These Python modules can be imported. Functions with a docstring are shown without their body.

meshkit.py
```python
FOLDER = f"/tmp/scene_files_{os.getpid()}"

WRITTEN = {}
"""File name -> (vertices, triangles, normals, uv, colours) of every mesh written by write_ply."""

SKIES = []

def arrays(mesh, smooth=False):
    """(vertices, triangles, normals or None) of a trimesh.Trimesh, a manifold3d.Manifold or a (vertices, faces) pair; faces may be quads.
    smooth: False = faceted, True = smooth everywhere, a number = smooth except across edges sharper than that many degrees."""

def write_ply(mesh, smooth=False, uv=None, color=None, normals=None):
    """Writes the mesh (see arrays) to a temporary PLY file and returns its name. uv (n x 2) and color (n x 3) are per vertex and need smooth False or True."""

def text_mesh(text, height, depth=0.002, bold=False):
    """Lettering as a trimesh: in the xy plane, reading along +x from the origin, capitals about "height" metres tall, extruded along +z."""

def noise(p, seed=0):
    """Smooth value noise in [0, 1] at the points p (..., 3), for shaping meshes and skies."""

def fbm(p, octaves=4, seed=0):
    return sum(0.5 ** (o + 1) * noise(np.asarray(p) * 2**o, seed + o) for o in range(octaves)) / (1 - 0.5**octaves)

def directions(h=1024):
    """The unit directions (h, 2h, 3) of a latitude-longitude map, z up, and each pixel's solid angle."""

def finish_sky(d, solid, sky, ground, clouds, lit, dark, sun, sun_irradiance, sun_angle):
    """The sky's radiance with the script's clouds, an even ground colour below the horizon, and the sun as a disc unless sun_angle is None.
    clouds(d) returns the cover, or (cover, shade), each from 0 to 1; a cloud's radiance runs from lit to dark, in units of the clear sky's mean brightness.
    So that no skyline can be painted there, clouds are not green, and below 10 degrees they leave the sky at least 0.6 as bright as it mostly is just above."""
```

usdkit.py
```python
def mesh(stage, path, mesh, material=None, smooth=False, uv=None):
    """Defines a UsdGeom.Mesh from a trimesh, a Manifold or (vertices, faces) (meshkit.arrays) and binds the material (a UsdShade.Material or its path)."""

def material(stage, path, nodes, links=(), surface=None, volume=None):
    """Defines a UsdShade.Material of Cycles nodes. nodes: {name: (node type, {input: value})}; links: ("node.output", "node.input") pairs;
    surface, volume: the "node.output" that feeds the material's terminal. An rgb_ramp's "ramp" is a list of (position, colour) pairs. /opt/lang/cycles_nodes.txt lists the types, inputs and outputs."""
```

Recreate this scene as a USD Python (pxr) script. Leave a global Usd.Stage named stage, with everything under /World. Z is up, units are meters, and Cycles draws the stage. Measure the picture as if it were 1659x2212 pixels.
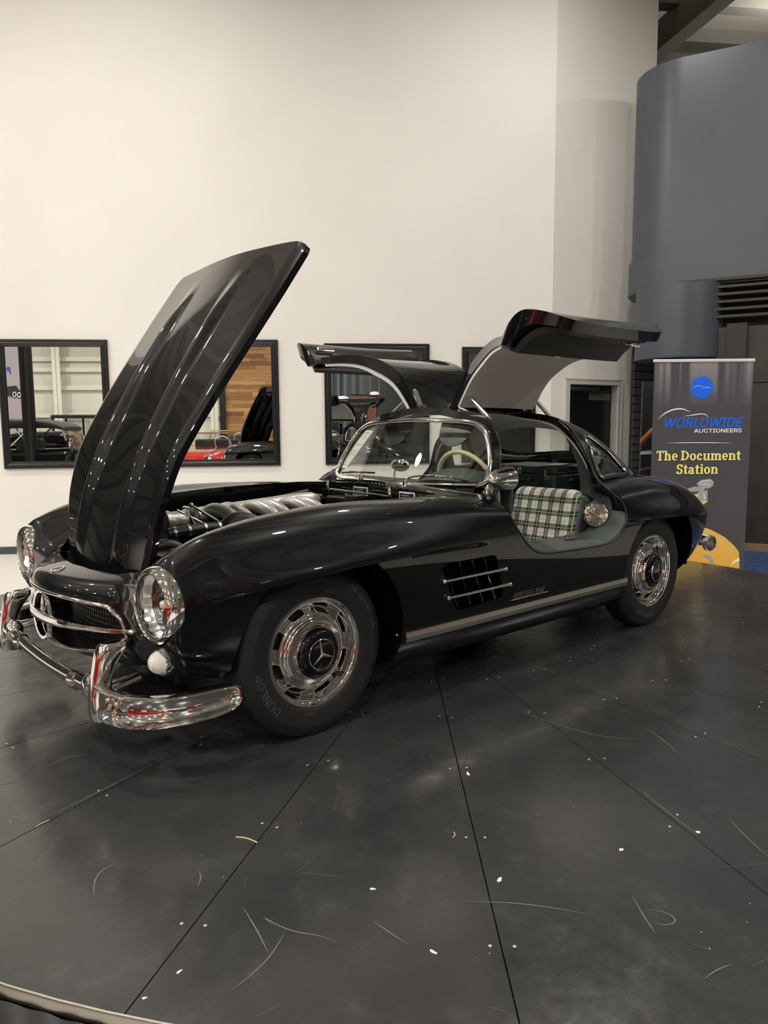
import math, random
import numpy as np, trimesh, manifold3d as m3
from scipy.interpolate import PchipInterpolator as PCH
from scipy.ndimage import gaussian_filter1d as GF
from shapely.geometry import Polygon, LineString, box as sbox, Point
from shapely.ops import unary_union
from shapely import affinity
import meshkit, usdkit
from pxr import Usd, UsdGeom, UsdLux, UsdShade, Gf, Sdf

stage = Usd.Stage.CreateInMemory()
UsdGeom.SetStageUpAxis(stage, 'Z'); UsdGeom.SetStageMetersPerUnit(stage, 1.0)
UsdGeom.Xform.Define(stage, '/World'); UsdGeom.Scope.Define(stage, '/World/Looks')
PI = math.pi
rng = np.random.default_rng(7); random.seed(7)

# ---------------------------------------------------------------- camera, light, exposure
CAM = np.array([-1.6436, -3.0577, 1.1946]); YAW, PITCH, ROLL, FPX = .7156, .1167, -.0078, 1634.07
W, H = 1659, 2212
def cam_axes():
    f = np.array([math.sin(YAW)*math.cos(PITCH), math.cos(YAW)*math.cos(PITCH), -math.sin(PITCH)])
    r = np.cross(f, [0, 0, 1]); r /= np.linalg.norm(r); u = np.cross(r, f)
    c, s = math.cos(ROLL), math.sin(ROLL)
    return c*r+s*u, c*u-s*r, f
CR, CU, CF = cam_axes()
cam = UsdGeom.Camera.Define(stage, '/World/camera')
M = np.eye(4); M[0, :3], M[1, :3], M[2, :3], M[3, :3] = CR, CU, -CF, CAM
cam.AddTransformOp().Set(Gf.Matrix4d(M.tolist()))
cam.CreateHorizontalApertureAttr(36.0); cam.CreateVerticalApertureAttr(36.0*H/W)
cam.CreateFocalLengthAttr(36.0*FPX/W); cam.CreateClippingRangeAttr(Gf.Vec2f(.05, 500))
cam.CreateExposureAttr(0.0)
TH = math.radians(34.07); WD = 6.047                          # the long white wall: normal and distance
WN = np.array([math.sin(TH), math.cos(TH), 0]); WT = np.array([WN[1], -WN[0], 0])
FZ = -.35                                                     # hall floor; z = 0 is the turntable's top
def wallp(t, s, z):                                           # t along the white wall, s into the hall from it
    return WN*(WD-s)+WT*t+np.array([0, 0, z])
def ray(u, v):
    d = CF+(u-W/2)/FPX*CR-(v-H/2)/FPX*CU
    return d/np.linalg.norm(d)
def on_y(u, v, y): d = ray(u, v); return CAM+d*(y-CAM[1])/d[1]
def on_z(u, v, z): d = ray(u, v); return CAM+d*(z-CAM[2])/d[2]
def on_x(u, v, x): d = ray(u, v); return CAM+d*(x-CAM[0])/d[0]
def on_depth(u, v, D): d = ray(u, v); return CAM+d*D/(d@CF)
def in_mirror(u, v, L):                                       # real place of what the wall mirrors show at a pixel, path length L
    q = CAM+ray(u, v)*L
    return q-2*(q@WN-WD)*WN

def lamp(name, pos, r, power, color=(1, .955, .885), aim=(0, 0, -1), cone=None):
    l = UsdLux.DiskLight.Define(stage, '/World/'+name)
    z = -np.array(aim, float); z /= np.linalg.norm(z)
    x = np.cross([0, 1, 0.01], z); x /= np.linalg.norm(x); y = np.cross(z, x)
    m = np.eye(4); m[0, :3], m[1, :3], m[2, :3], m[3, :3] = x, y, z, pos
    l.AddTransformOp().Set(Gf.Matrix4d(m.tolist()))
    l.CreateRadiusAttr(r); l.CreateIntensityAttr(power/(math.pi*r*r)); l.CreateColorAttr(Gf.Vec3f(*color))
    return l
LIGHTS = []   # filled by the ceiling lamps builder below

# ---------------------------------------------------------------- helpers
_used = {}
ORG = {}
def path_for(name, parent):
    base = '/World/'+name if parent is None else str(parent.GetPath())+'/'+name
    k = _used.get(base, 0); _used[base] = k+1
    return base if k == 0 else f'{base}_{k:03d}'
def tag(p, label=None, cat=None, group=None, kind=None):
    p = p.GetPrim() if hasattr(p, 'GetPrim') else p
    for k, v in (('label', label), ('category', cat), ('group', group), ('kind', kind)):
        if v: p.SetCustomDataByKey(k, v)
    return p
def thing(name, org=(0, 0, 0), label=None, cat=None, group=None, kind=None, rz=0):
    x = UsdGeom.Xform.Define(stage, path_for(name, None))
    x.AddTranslateOp().Set(Gf.Vec3d(*map(float, org)))
    if rz: x.AddRotateZOp().Set(float(math.degrees(rz)))
    ORG[str(x.GetPath())] = (np.array(org, float), rz)
    return tag(x, label, cat, group, kind)
def arr(m):
    if isinstance(m, m3.Manifold):
        q = m.to_mesh(); return np.array(q.vert_properties[:, :3], float), np.array(q.tri_verts, int)
    if isinstance(m, (tuple, list)):
        v, f = np.asarray(m[0], float), np.asarray(m[1], int)
        if f.shape[1] == 4: f = np.vstack([f[:, [0, 1, 2]], f[:, [0, 2, 3]]])
        return v, f
    return np.array(m.vertices, float), np.array(m.faces, int)
def cat(*ms):
    vs, fs, n = [], [], 0
    for m in ms:
        v, f = arr(m); vs.append(v); fs.append(f+n); n += len(v)
    return np.vstack(vs), np.vstack(fs)
def tf(m, M_):
    v, f = arr(m); M_ = np.asarray(M_, float)
    v = v@M_[:3, :3].T+M_[:3, 3]
    return (v, f[:, ::-1]) if np.linalg.det(M_[:3, :3]) < 0 else (v, f)
def frame(o, x, y, z): 
    M_ = np.eye(4); M_[:3, 0], M_[:3, 1], M_[:3, 2], M_[:3, 3] = x, y, z, o
    return M_
def T(x, y=None, z=None):
    M_ = np.eye(4); M_[:3, 3] = x if y is None else (x, y, z); return M_
def R(a, ax, at=(0, 0, 0)): return trimesh.transformations.rotation_matrix(a, ax, at)
MIRY = np.diag([1, -1, 1, 1.])
def obj(name, mesh, mat, parent=None, smooth=30, label=None, cat_=None, group=None, kind=None, local=False, normals=None):
    v, f = arr(mesh)
    if parent is not None and not local:
        p = str(parent.GetPath()); root = '/'.join(p.split('/')[:3]); o, rz = ORG.get(root, (np.zeros(3), 0))
        v = v-o
        if rz: c, s = math.cos(-rz), math.sin(-rz); v = v@np.array([[c, -s, 0], [s, c, 0], [0, 0, 1]]).T
    path = path_for(name, parent)
    m = usdkit.mesh(stage, path, (v, f), mat, smooth if normals is None else False)
    if normals is not None:
        m.CreateNormalsAttr(np.asarray(normals, np.float32).tolist() if False else __import__('pxr').Vt.Vec3fArray.FromNumpy(np.asarray(normals, np.float32)))
        m.SetNormalsInterpolation('vertex')
    return tag(m, label, cat_, group, kind)
def box(c, s, bev=0):
    """axis box by centre and size, edges rounded a little"""
    c, s = np.array(c, float), np.array(s, float)
    if bev <= 0: return tf(trimesh.creation.box(s), T(c))
    b = min(bev, s.min()*.45); h = s/2; pts = []
    for sx in (-1, 1):
        for sy in (-1, 1):
            for sz in (-1, 1):
                e = np.array([sx, sy, sz])
                for k in range(3):
                    q = h-b; q = q.copy(); q[k] = h[k]; pts.append(e*q)
    hull = m3.Manifold.hull_points(np.array(pts))
    return tf(hull, T(c))
def lathe(prof, n=48, cap=False):
    """profile [(r,z)] about z"""
    P = np.array(prof, float); a = np.arange(n)*2*PI/n
    v = np.stack([P[:, None, 0]*np.cos(a), P[:, None, 0]*np.sin(a), np.broadcast_to(P[:, None, 1], (len(P), n))], -1).reshape(-1, 3)
    i, j = np.meshgrid(np.arange(len(P)-1), np.arange(n), indexing='ij'); k = (j+1) % n
    q = np.stack([i*n+j, i*n+k, (i+1)*n+k, (i+1)*n+j], -1).reshape(-1, 4)
    return v, np.vstack([q[:, [0, 1, 2]], q[:, [0, 2, 3]]])
def spline(pts, n=40, closed=False):
    P = np.array(pts, float)
    if closed: P = np.vstack([P, P[:1]])
    t = np.r_[0, np.cumsum(np.linalg.norm(np.diff(P, axis=0), axis=1)**.5+1e-9)]
    from scipy.interpolate import CubicSpline
    s = CubicSpline(t, P, bc_type='periodic' if closed else 'natural')
    return s(np.linspace(0, t[-1], n, endpoint=not closed))
def sweep(path, sec, closed=False, up=(0, 0, 1), scale=None, caps=True):
    """sweep a closed 2D section (side, up) along a 3D path"""
    P = np.array(path, float); S = np.array(sec, float); n = len(P); k = len(S)
    if closed: t = np.roll(P, -1, 0)-np.roll(P, 1, 0)
    else: t = np.gradient(P, axis=0)
    t /= np.linalg.norm(t, axis=1, keepdims=True)+1e-12
    U = np.broadcast_to(np.array(up, float), P.shape) if np.ndim(up) == 1 else np.array(up, float)
    a = np.cross(t, U); a /= np.linalg.norm(a, axis=1, keepdims=True)+1e-12; b = np.cross(a, t)
    sc = np.ones(n) if scale is None else np.array(scale, float)
    v = (P[:, None]+(a[:, None]*S[None, :, :1]+b[:, None]*S[None, :, 1:])*sc[:, None, None]).reshape(-1, 3)
    m = n if closed else n-1
    i, j = np.meshgrid(np.arange(m), np.arange(k), indexing='ij'); i2, j2 = (i+1) % n, (j+1) % k
    q = np.stack([i*k+j, i*k+j2, i2*k+j2, i2*k+j], -1).reshape(-1, 4)
    f = np.vstack([q[:, [0, 1, 2]], q[:, [0, 2, 3]]])
    if caps and not closed:
        c0, c1 = len(v), len(v)+1; v = np.vstack([v, P[:1], P[-1:]])
        jj = np.arange(k); j2 = (jj+1) % k
        f = np.vstack([f, np.stack([np.full(k, c0), j2, jj], 1), np.stack([np.full(k, c1), (n-1)*k+jj, (n-1)*k+j2], 1)])
    return v, f
def circ2(r, n=10, rx=None): a = np.arange(n)*2*PI/n; return np.stack([(rx or r)*np.cos(a), r*np.sin(a)], 1)
def tube(path, r, n=10, closed=False, scale=None):
    P = np.array(path, float); d = P[-1]-P[0] if not closed else np.array([0, 0, 1.])
    up = (0, 0, 1) if abs(d[2]) < .8*np.linalg.norm(d)+1e-9 or closed else (1, .1, 0)
    return sweep(P, circ2(r, n), closed, up, scale)
def rod(a, b, r, n=12, r2=None):
    a, b = np.array(a, float), np.array(b, float)
    return tube([a, b], r, n, scale=[1, (r2 or r)/r])
def extrude(poly, h, z0=0):
    ps = getattr(poly, 'geoms', [poly]); out = []
    for g in ps:
        if g.area > 1e-9: out.append(tf(trimesh.creation.extrude_polygon(g, h, engine='earcut'), T(0, 0, z0)))
    return cat(*out)
def man(m, n=None):
    v, f = arr(m)
    if n is None:
        q = m3.Mesh(v.astype(np.float32), f.astype(np.uint32)); q.merge(); return m3.Manifold(q)
    q = m3.Mesh(np.hstack([v, n]).astype(np.float32), f.astype(np.uint32)); q.merge(); return m3.Manifold(q)
def vnormals(v, f):
    n = np.zeros_like(v); c = np.cross(v[f[:, 1]]-v[f[:, 0]], v[f[:, 2]]-v[f[:, 0]])
    for k in range(3): np.add.at(n, f[:, k], c)
    return n/np.maximum(np.linalg.norm(n, axis=1, keepdims=True), 1e-20)
def manN(m, smooth=35):
    """manifold that carries shading normals through booleans"""
    v, f, n = meshkit.arrays(arr(m), smooth)
    return man((v, f), n)
def fromN(M_):
    """(verts, faces, normals) of a manifold with carried normals"""
    q = M_.to_mesh(); vp = np.array(q.vert_properties, float); f = np.array(q.tri_verts, int)
    v, n = vp[:, :3], vp[:, 3:6]
    P, N = v[f], n[f]
    g = np.cross(P[:, 1]-P[:, 0], P[:, 2]-P[:, 0]); L = np.linalg.norm(g, axis=1); ok = L > 1e-11
    P, N, g = P[ok], N[ok], g[ok]/L[ok][:, None]
    d = np.einsum('ijk,ik->ij', N, g); N = N*np.where(d < 0, -1, 1)[..., None]
    N /= np.maximum(np.linalg.norm(N, axis=2, keepdims=True), 1e-9)
    bad = np.einsum('ijk,ik->ij', N, g) < .45
    N = np.where(bad[..., None], g[:, None], N)
    key = np.round(np.hstack([P.reshape(-1, 3)*1e5, N.reshape(-1, 3)*60])).astype(np.int64)
    _, idx, inv = np.unique(key, axis=0, return_index=True, return_inverse=True)
    return P.reshape(-1, 3)[idx], inv.reshape(-1, 3), N.reshape(-1, 3)[idx]
def objN(name, M_, mat, parent, **k):
    v, f, n = fromN(M_); return obj(name, (v, f), mat, parent, normals=n, **k)
def cutbox(lo, hi): lo, hi = np.array(lo, float), np.array(hi, float); return manN(tf(trimesh.creation.box(hi-lo), T((lo+hi)/2)), 30)
def prism_y(poly_xz, y0, y1):
    """extrude an (x,z) outline along y"""
    m = extrude(Polygon(poly_xz), abs(y1-y0)); v, f = arr(m)
    return np.stack([v[:, 0], min(y0, y1)+v[:, 2], v[:, 1]], 1), f[:, ::-1]
def prism_x(poly_yz, x0, x1):
    m = extrude(Polygon(poly_yz), abs(x1-x0)); v, f = arr(m)
    return np.stack([min(x0, x1)+v[:, 2], v[:, 0], v[:, 1]], 1), f
def grid(P):
    """quad grid of points (n,m,3) as a surface"""
    n, m = P.shape[:2]
    i, j = np.meshgrid(np.arange(n-1), np.arange(m-1), indexing='ij')
    q = np.stack([i*m+j, (i+1)*m+j, (i+1)*m+j+1, i*m+j+1], -1).reshape(-1, 4)
    return P.reshape(-1, 3), np.vstack([q[:, [0, 1, 2]], q[:, [0, 2, 3]]])
def thick(P, t, N=None):
    """closed slab from a grid of points, offset by t along its normals"""
    v, f = grid(P); n = vnormals(v, f) if N is None else np.broadcast_to(N, v.shape); w = v+n*t
    a, b = P.shape[:2]; idx = np.arange(a*b).reshape(a, b)
    rim = np.r_[idx[:, 0], idx[-1, 1:], idx[-2::-1, -1], idx[0, -2:0:-1]]; rn = np.roll(rim, -1); o = len(v)
    side = np.vstack([np.stack([rim, rn+o, rn], 1), np.stack([rim, rim+o, rn+o], 1)])
    F = np.vstack([f[:, ::-1], f+o, side[:, ::-1]])
    V = np.vstack([v, w])
    if trimesh.Trimesh(V, F, process=False).volume < 0: F = F[:, ::-1]
    return V, F
def text(s, h, depth=.002, bold=False): return arr(meshkit.text_mesh(s, h, depth, bold))
# ---------------------------------------------------------------- materials
def mat(name, nodes, links=(), surface='p.BSDF', **k): return usdkit.material(stage, '/World/Looks/'+name, nodes, links, surface, **k)
def pbr(name, col, rough=.5, metal=0, coat=0, spec=.5, **k):
    return mat(name, {'p': ('principled_bsdf', dict(base_color=col, roughness=rough, metallic=metal, coat_weight=coat, specular_ior_level=spec, **k))})
paint = pbr('black_paint', (.0035, .0035, .0042), .3, coat=1.0, coat_roughness=.012, spec=.05)
jet = pbr('satin_black', (.006, .006, .007), .35)
matte_black = pbr('matte_black', (.008, .008, .009), .7)
chrome = pbr('chrome', (.90, .89, .87), .05, 1)
bright_alu = pbr('bright_aluminium', (.78, .77, .74), .22, 1)
steel = pbr('brushed_steel', (.55, .55, .54), .3, 1)
alu = mat('cast_aluminium', {'c': ('texture_coordinate', {}), 'n': ('noise_texture', {'scale': 90, 'detail': 4}), 'b': ('bump', {'strength': .25, 'distance': .002}),
    'p': ('principled_bsdf', dict(base_color=(.50, .49, .46), roughness=.42, metallic=.8))}, [('c.object', 'n.vector'), ('n.fac', 'b.height'), ('b.normal', 'p.normal')])
rubber = pbr('tyre_rubber', (.011, .011, .0115), .55)
rubber_text = pbr('tyre_lettering', (.045, .045, .045), .6)
hose = pbr('black_hose', (.010, .010, .011), .4)
def pane_mat(name, tint, r0=.045, rough=0.0):
    return mat(name, {'w': ('layer_weight', {'blend': .5}), 'q': ('math', {'math_type': 'power', 'value2': 5}), 'f': ('math', {'math_type': 'multiply_add', 'value2': 1-r0, 'value3': r0}), 't': ('transparent_bsdf', {'color': tint}), 'g': ('glossy_bsdf', {'color': (1, 1, 1), 'roughness': rough}), 'm': ('mix_closure', {})},
        [('w.facing', 'q.value1'), ('q.value', 'f.value1'), ('f.value', 'm.fac'), ('t.BSDF', 'm.closure1'), ('g.BSDF', 'm.closure2')], 'm.closure')
glass = pane_mat('window_glass', (.90, .92, .90)); lens = pane_mat('lamp_glass', (.97, .97, .95), .05, .02)
milk = pbr('ribbed_lamp_lens', (.62, .60, .54), .12, coat=1)
headliner = pbr('pale_headlining', (.50, .485, .47), .8, sheen_weight=.2)
dark_green = pbr('dark_green_card', (.010, .0125, .0118), .45)
leather = mat('grey_green_leather', {'g': ('geometry', {}), 'n': ('noise_texture', {'scale': 420, 'detail': 3}), 'b': ('bump', {'strength': .12, 'distance': .001}), 'p': ('principled_bsdf', {'base_color': (.060, .078, .072), 'roughness': .5})}, [('g.position', 'n.vector'), ('n.fac', 'b.height'), ('b.normal', 'p.normal')])
case_green = mat('dark_green_leather', {'g': ('geometry', {}), 'n': ('noise_texture', {'scale': 500, 'detail': 3}), 'b': ('bump', {'strength': .15, 'distance': .001}), 'p': ('principled_bsdf', {'base_color': (.013, .023, .021), 'roughness': .42})}, [('g.position', 'n.vector'), ('n.fac', 'b.height'), ('b.normal', 'p.normal')])
seat_side = pbr('black_green_leather', (.010, .013, .0125), .42)
cream = pbr('cream_rim', (.72, .64, .38), .3)
paper = pbr('white_paper', (.80, .79, .76), .7)
paper_ink = pbr('grey_print', (.30, .29, .28), .8)
white_enamel = pbr('white_plate', (.70, .70, .68), .4)
silver_text = pbr('silver_print', (.55, .55, .53), .35, .6)
dark_interior = pbr('dark_interior', (.010, .011, .011), .8)
def plaid():
    # crossed stripes of a woven check, in the seat's own sideways / up direction
    nodes, links = {'t': ('geometry', {}), 's': ('separate_xyz', {}), 'p': ('principled_bsdf', {'roughness': .85, 'sheen_weight': .2})}, [('t.position', 's.vector')]
    def band(key, src, period, a, b):
        nodes[key+'d'] = ('math', {'math_type': 'divide', 'value2': period}); nodes[key+'f'] = ('math', {'math_type': 'fraction'})
        nodes[key+'g'] = ('math', {'math_type': 'greater_than', 'value2': a}); nodes[key+'l'] = ('math', {'math_type': 'less_than', 'value2': b}); nodes[key] = ('math', {'math_type': 'multiply'})
        links.extend([(src, key+'d.value1'), (key+'d.value', key+'f.value1'), (key+'f.value', key+'g.value1'), (key+'f.value', key+'l.value1'), (key+'g.value', key+'.value1'), (key+'l.value', key+'.value2')])
    nodes['yy'] = ('math', {'math_type': 'add', 'value2': 3.0}); links.append(('s.y', 'yy.value1'))
    nodes['zz'] = ('math', {'math_type': 'multiply_add', 'value2': 1.0, 'value3': 2.0}); links.append(('s.z', 'zz.value1'))
    band('ax', 'yy.value', .074, .08, .50); band('az', 'zz.value', .074, .08, .50)       # green bars
    band('bx', 'yy.value', .074, .26, .31); band('bz', 'zz.value', .074, .26, .31)       # pale line in the bar
    band('cx', 'yy.value', .074, .735, .765); band('cz', 'zz.value', .074, .735, .765)   # thin red line
    nodes['sum'] = ('math', {'math_type': 'add'}); nodes['half'] = ('math', {'math_type': 'multiply', 'value2': .5}); links += [('ax.value', 'sum.value1'), ('az.value', 'sum.value2'), ('sum.value', 'half.value1')]
    nodes['rmp'] = ('rgb_ramp', {'ramp': [(0, (.80, .74, .67)), (.2, (.80, .74, .67)), (.45, (.16, .18, .155)), (.55, (.16, .18, .155)), (.9, (.004, .020, .010)), (1, (.004, .020, .010))]}); links.append(('half.value', 'rmp.fac'))
    nodes['m1'] = ('mix_color', {'b': (.40, .50, .24)}); nodes['o1'] = ('math', {'math_type': 'maximum'}); links += [('bx.value', 'o1.value1'), ('bz.value', 'o1.value2'), ('o1.value', 'm1.fac'), ('rmp.color', 'm1.a')]
    nodes['m2'] = ('mix_color', {'b': (.42, .20, .17)}); nodes['o2'] = ('math', {'math_type': 'maximum'}); nodes['o3'] = ('math', {'math_type': 'multiply', 'value2': .7}); links += [('cx.value', 'o2.value1'), ('cz.value', 'o2.value2'), ('o2.value', 'o3.value1'), ('o3.value', 'm2.fac'), ('m1.result', 'm2.a'), ('m2.result', 'p.base_color')]
    return mat('tartan_cloth', nodes, links)
tartan = plaid()
# ---------------------------------------------------------------- hall: floor, walls, ceiling
def noisy(name, c1, c2, scale=3, rough=.8, r2=None, bump=0, bscale=200, coord='object', **k):
    nodes = {'c': ('geometry', {}), 'n': ('noise_texture', {'scale': scale, 'detail': 5}), 'r': ('rgb_ramp', {'ramp': [(.3, c1), (.7, c2)]}), 'p': ('principled_bsdf', dict(roughness=rough, **k))}
    links = [('c.position', 'n.vector'), ('n.fac', 'r.fac'), ('r.color', 'p.base_color')]
    if bump:
        nodes['n2'] = ('noise_texture', {'scale': bscale, 'detail': 2}); nodes['b'] = ('bump', {'strength': bump, 'distance': .001}); links += [('c.position', 'n2.vector'), ('n2.fac', 'b.height'), ('b.normal', 'p.normal')]
    if r2 is not None:
        nodes['q'] = ('rgb_ramp', {'ramp': [(.3, (rough,)*3), (.7, (r2,)*3)]}); links += [('n.fac', 'q.fac'), ('q.color', 'p.roughness')]
    return mat(name, nodes, links)
wall_white = noisy('white_wall_paint', (.70, .675, .63), (.73, .705, .66), 1.2, .65, bump=.15, bscale=160)
concrete = noisy('sealed_concrete', (.50, .475, .43), (.58, .555, .51), 1.6, .35, .5)
ceil_m = noisy('ceiling_paint', (.46, .44, .39), (.50, .48, .43), 1.5, .75)
purlin_m = pbr('shaded_purlin', (.20, .19, .165), .7)  # coloured dark to paint in the shadow bands under the ceiling
carpet_m = noisy('blue_carpet', (.010, .028, .085), (.022, .055, .15), 9, .95)
drum_m = noisy('slate_sheet_metal', (.056, .066, .082), (.064, .074, .091), 2, .36)
slat_m = pbr('charcoal_boards', (.030, .031, .033), .5)
brown_m = noisy('dark_bronze_panel', (.022, .016, .013), (.032, .024, .019), 6, .45)
base_teal = pbr('dark_teal_skirting', (.035, .055, .055), .5)
black_door = pbr('black_door_paint', (.006, .006, .007), .35)
trim_m = pbr('trim_paint', (.50, .49, .45), .5)
tan_m = pbr('tan_skirting', (.20, .13, .075), .6)
frame_m = pbr('black_frame', (.010, .010, .011), .28)
mirror_m = pbr('mirror_glass', (.86, .88, .86), .0, 1)

def st(name, m, mt, **k): return obj(name, m, mt, None, kind='structure', **k)
def quadwall(p0, p1, z0, z1, th, side):
    """upright slab from p0 to p1 (xy), thickness th to the given side"""
    p0, p1 = np.array(p0, float), np.array(p1, float); d = (p1-p0)/np.linalg.norm(p1-p0); n = np.array([-d[1], d[0]])*side*th
    v = []
    for z in (z0, z1): v += [[*p0, z], [*p1, z], [*(p1+n), z], [*(p0+n), z]]
    return tf(m3.Manifold.hull_points(np.array(v)), np.eye(4))
CORNER = wallp(3.68, 0, 0)[:2]; BEND = CORNER+1.80*np.array([math.cos(math.radians(-10)), math.sin(math.radians(-10))])
st('floor', box((0, 2, FZ-.05), (80, 80, .1)), concrete)
st('wall_back', quadwall(wallp(-4.4, 0, 0)[:2], CORNER+.0, FZ, 9.4, .2, 1), wall_white)
# side wall with the doorway in it
bd = np.array([math.cos(math.radians(-10)), math.sin(math.radians(-10))]); bn = np.array([-bd[1], bd[0]])
def onB(u, v):
    d = ray(u, v); n3 = np.array([bn[0], bn[1], 0]); return CAM+d*((np.r_[CORNER, 0]-CAM)@n3)/(d@n3)
def bpos(p): return float((p[:2]-CORNER)@bd)
d0, d1, dz = bpos(onB(1229.5, 830.5)), bpos(onB(1334, 832)), 1.685
def bslab(a, b, z0, z1, th=.2, off=0): 
    n = np.r_[bn, 0]
    v = [np.r_[CORNER+bd*x, z]+n*o for x in (a, b) for z in (z0, z1) for o in (off, off+th)]
    return tf(m3.Manifold.hull_points(np.array(v)), np.eye(4))
st('wall_right', cat(bslab(0, d0, FZ, 9.4), bslab(d1, 1.80, FZ, 9.4), bslab(d0, d1, dz, 9.4)), wall_white)
dr = thing('door_1', (*(CORNER+bd*d0), FZ), kind='structure')
obj('door_leaf', bslab(d0+.01, d1-.01, FZ+.01, dz-.01, .045, .10), black_door, dr)
fr = cat(bslab(d0-.07, d0, FZ, dz+.07, .24, -.022), bslab(d1, d1+.07, FZ, dz+.07, .24, -.022), bslab(d0, d1, dz, dz+.07, .24, -.022),
         bslab(d0-.075, d0-.06, FZ, dz+.075, .02, -.03), bslab(d1+.06, d1+.075, FZ, dz+.075, .02, -.03), bslab(d0-.075, d1+.075, dz+.06, dz+.075, .02, -.03))
obj('door_frame', fr, trim_m, dr)
cl = obj('door_closer', bslab(d0+.05, d0+.62, dz-.075, dz-.028, .06, .035), steel, dr)
obj('closer_arm', bslab(d0+.30, d0+.72, dz-.10, dz-.085, .012, .03), steel, dr)
obj('door_plate', bslab(d1-.44, d1-.04, dz-.20, dz-.11, .006, .094), pbr('grey_sign_plate', (.10, .10, .105), .4), dr)
obj('door_handle', cat(bslab(d0+.05, d0+.11, FZ+.95, FZ+1.1, .012, .088), bslab(d0+.06, d0+.20, FZ+1.01, FZ+1.03, .02, .04)), steel, dr)
for k, (a, b) in enumerate(((0, d0-.08), (d1+.08, 1.8))): st('baseboard_right' if k == 0 else 'baseboard_right_end', bslab(a, b, FZ, FZ+.10, .012, -.012), base_teal)
# skirting on the long wall
st('baseboard_back', cat(tf(box((0, 0, 0), (8.0, .014, .10)), frame(wallp(-.4, .007, FZ+.05), WT, -WN, [0, 0, 1]))), base_teal)
st('baseboard_line', tf(box((0, 0, 0), (8.0, .02, .012)), frame(wallp(-.4, .01, FZ+.006), WT, -WN, [0, 0, 1])), trim_m)

# black framed mirrors along the wall
def framed_mirror(t0, t1, z0, z1, label, fw=.085, cut=None):
    tc, zc = (t0+t1)/2, (z0+z1)/2
    th = thing('wall_mirror', wallp(tc, .01, z0), label, 'mirror', 'black framed mirrors on the long wall')
    F = frame(wallp(tc, 0, zc), WT, [0, 0, 1], -WN); w, h = (t1-t0)/2, (z1-z0)/2
    prof = [(0, 0), (0, .030), (.012, .040), (.026, .040), (.032, .033), (.046, .036), (.060, .028), (.070, .029), (fw, .014), (fw, 0)]   # (inward, out)
    names = []
    for side in range(4):
        a = [(-w, -h), (w, -h), (w, h), (-w, h)]; p, q = np.array(a[side]), np.array(a[(side+1) % 4]); dv = (q-p)/np.linalg.norm(q-p); nv = np.array([-dv[1], dv[0]])
        vs = []
        for (i, o) in prof: vs += [[*(p+nv*i+dv*i), o], [*(q+nv*i-dv*i), o]]
        n = len(prof); v = np.array(vs); f = []
        for k in range(n):
            k2 = (k+1) % n; f += [[2*k, 2*k+1, 2*k2+1], [2*k, 2*k2+1, 2*k2]]
        for k in range(1, n-1): f += [[0, 2*k, 2*k+2], [1, 2*k+3, 2*k+1]]
        obj('frame_rail', oriented(tf((v, np.array(f)), F)), frame_m, th, smooth=20)
    g = box((0, 0, .008), (2*(w-fw+.01), 2*(h-fw+.01), .006)); obj('mirror_glass', tf(g, F), mirror_m, th, smooth=False)
def oriented(m):
    v, f = arr(m); return (v, f[:, ::-1]) if trimesh.Trimesh(v, f, process=False).volume < 0 else (v, f)
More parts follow.
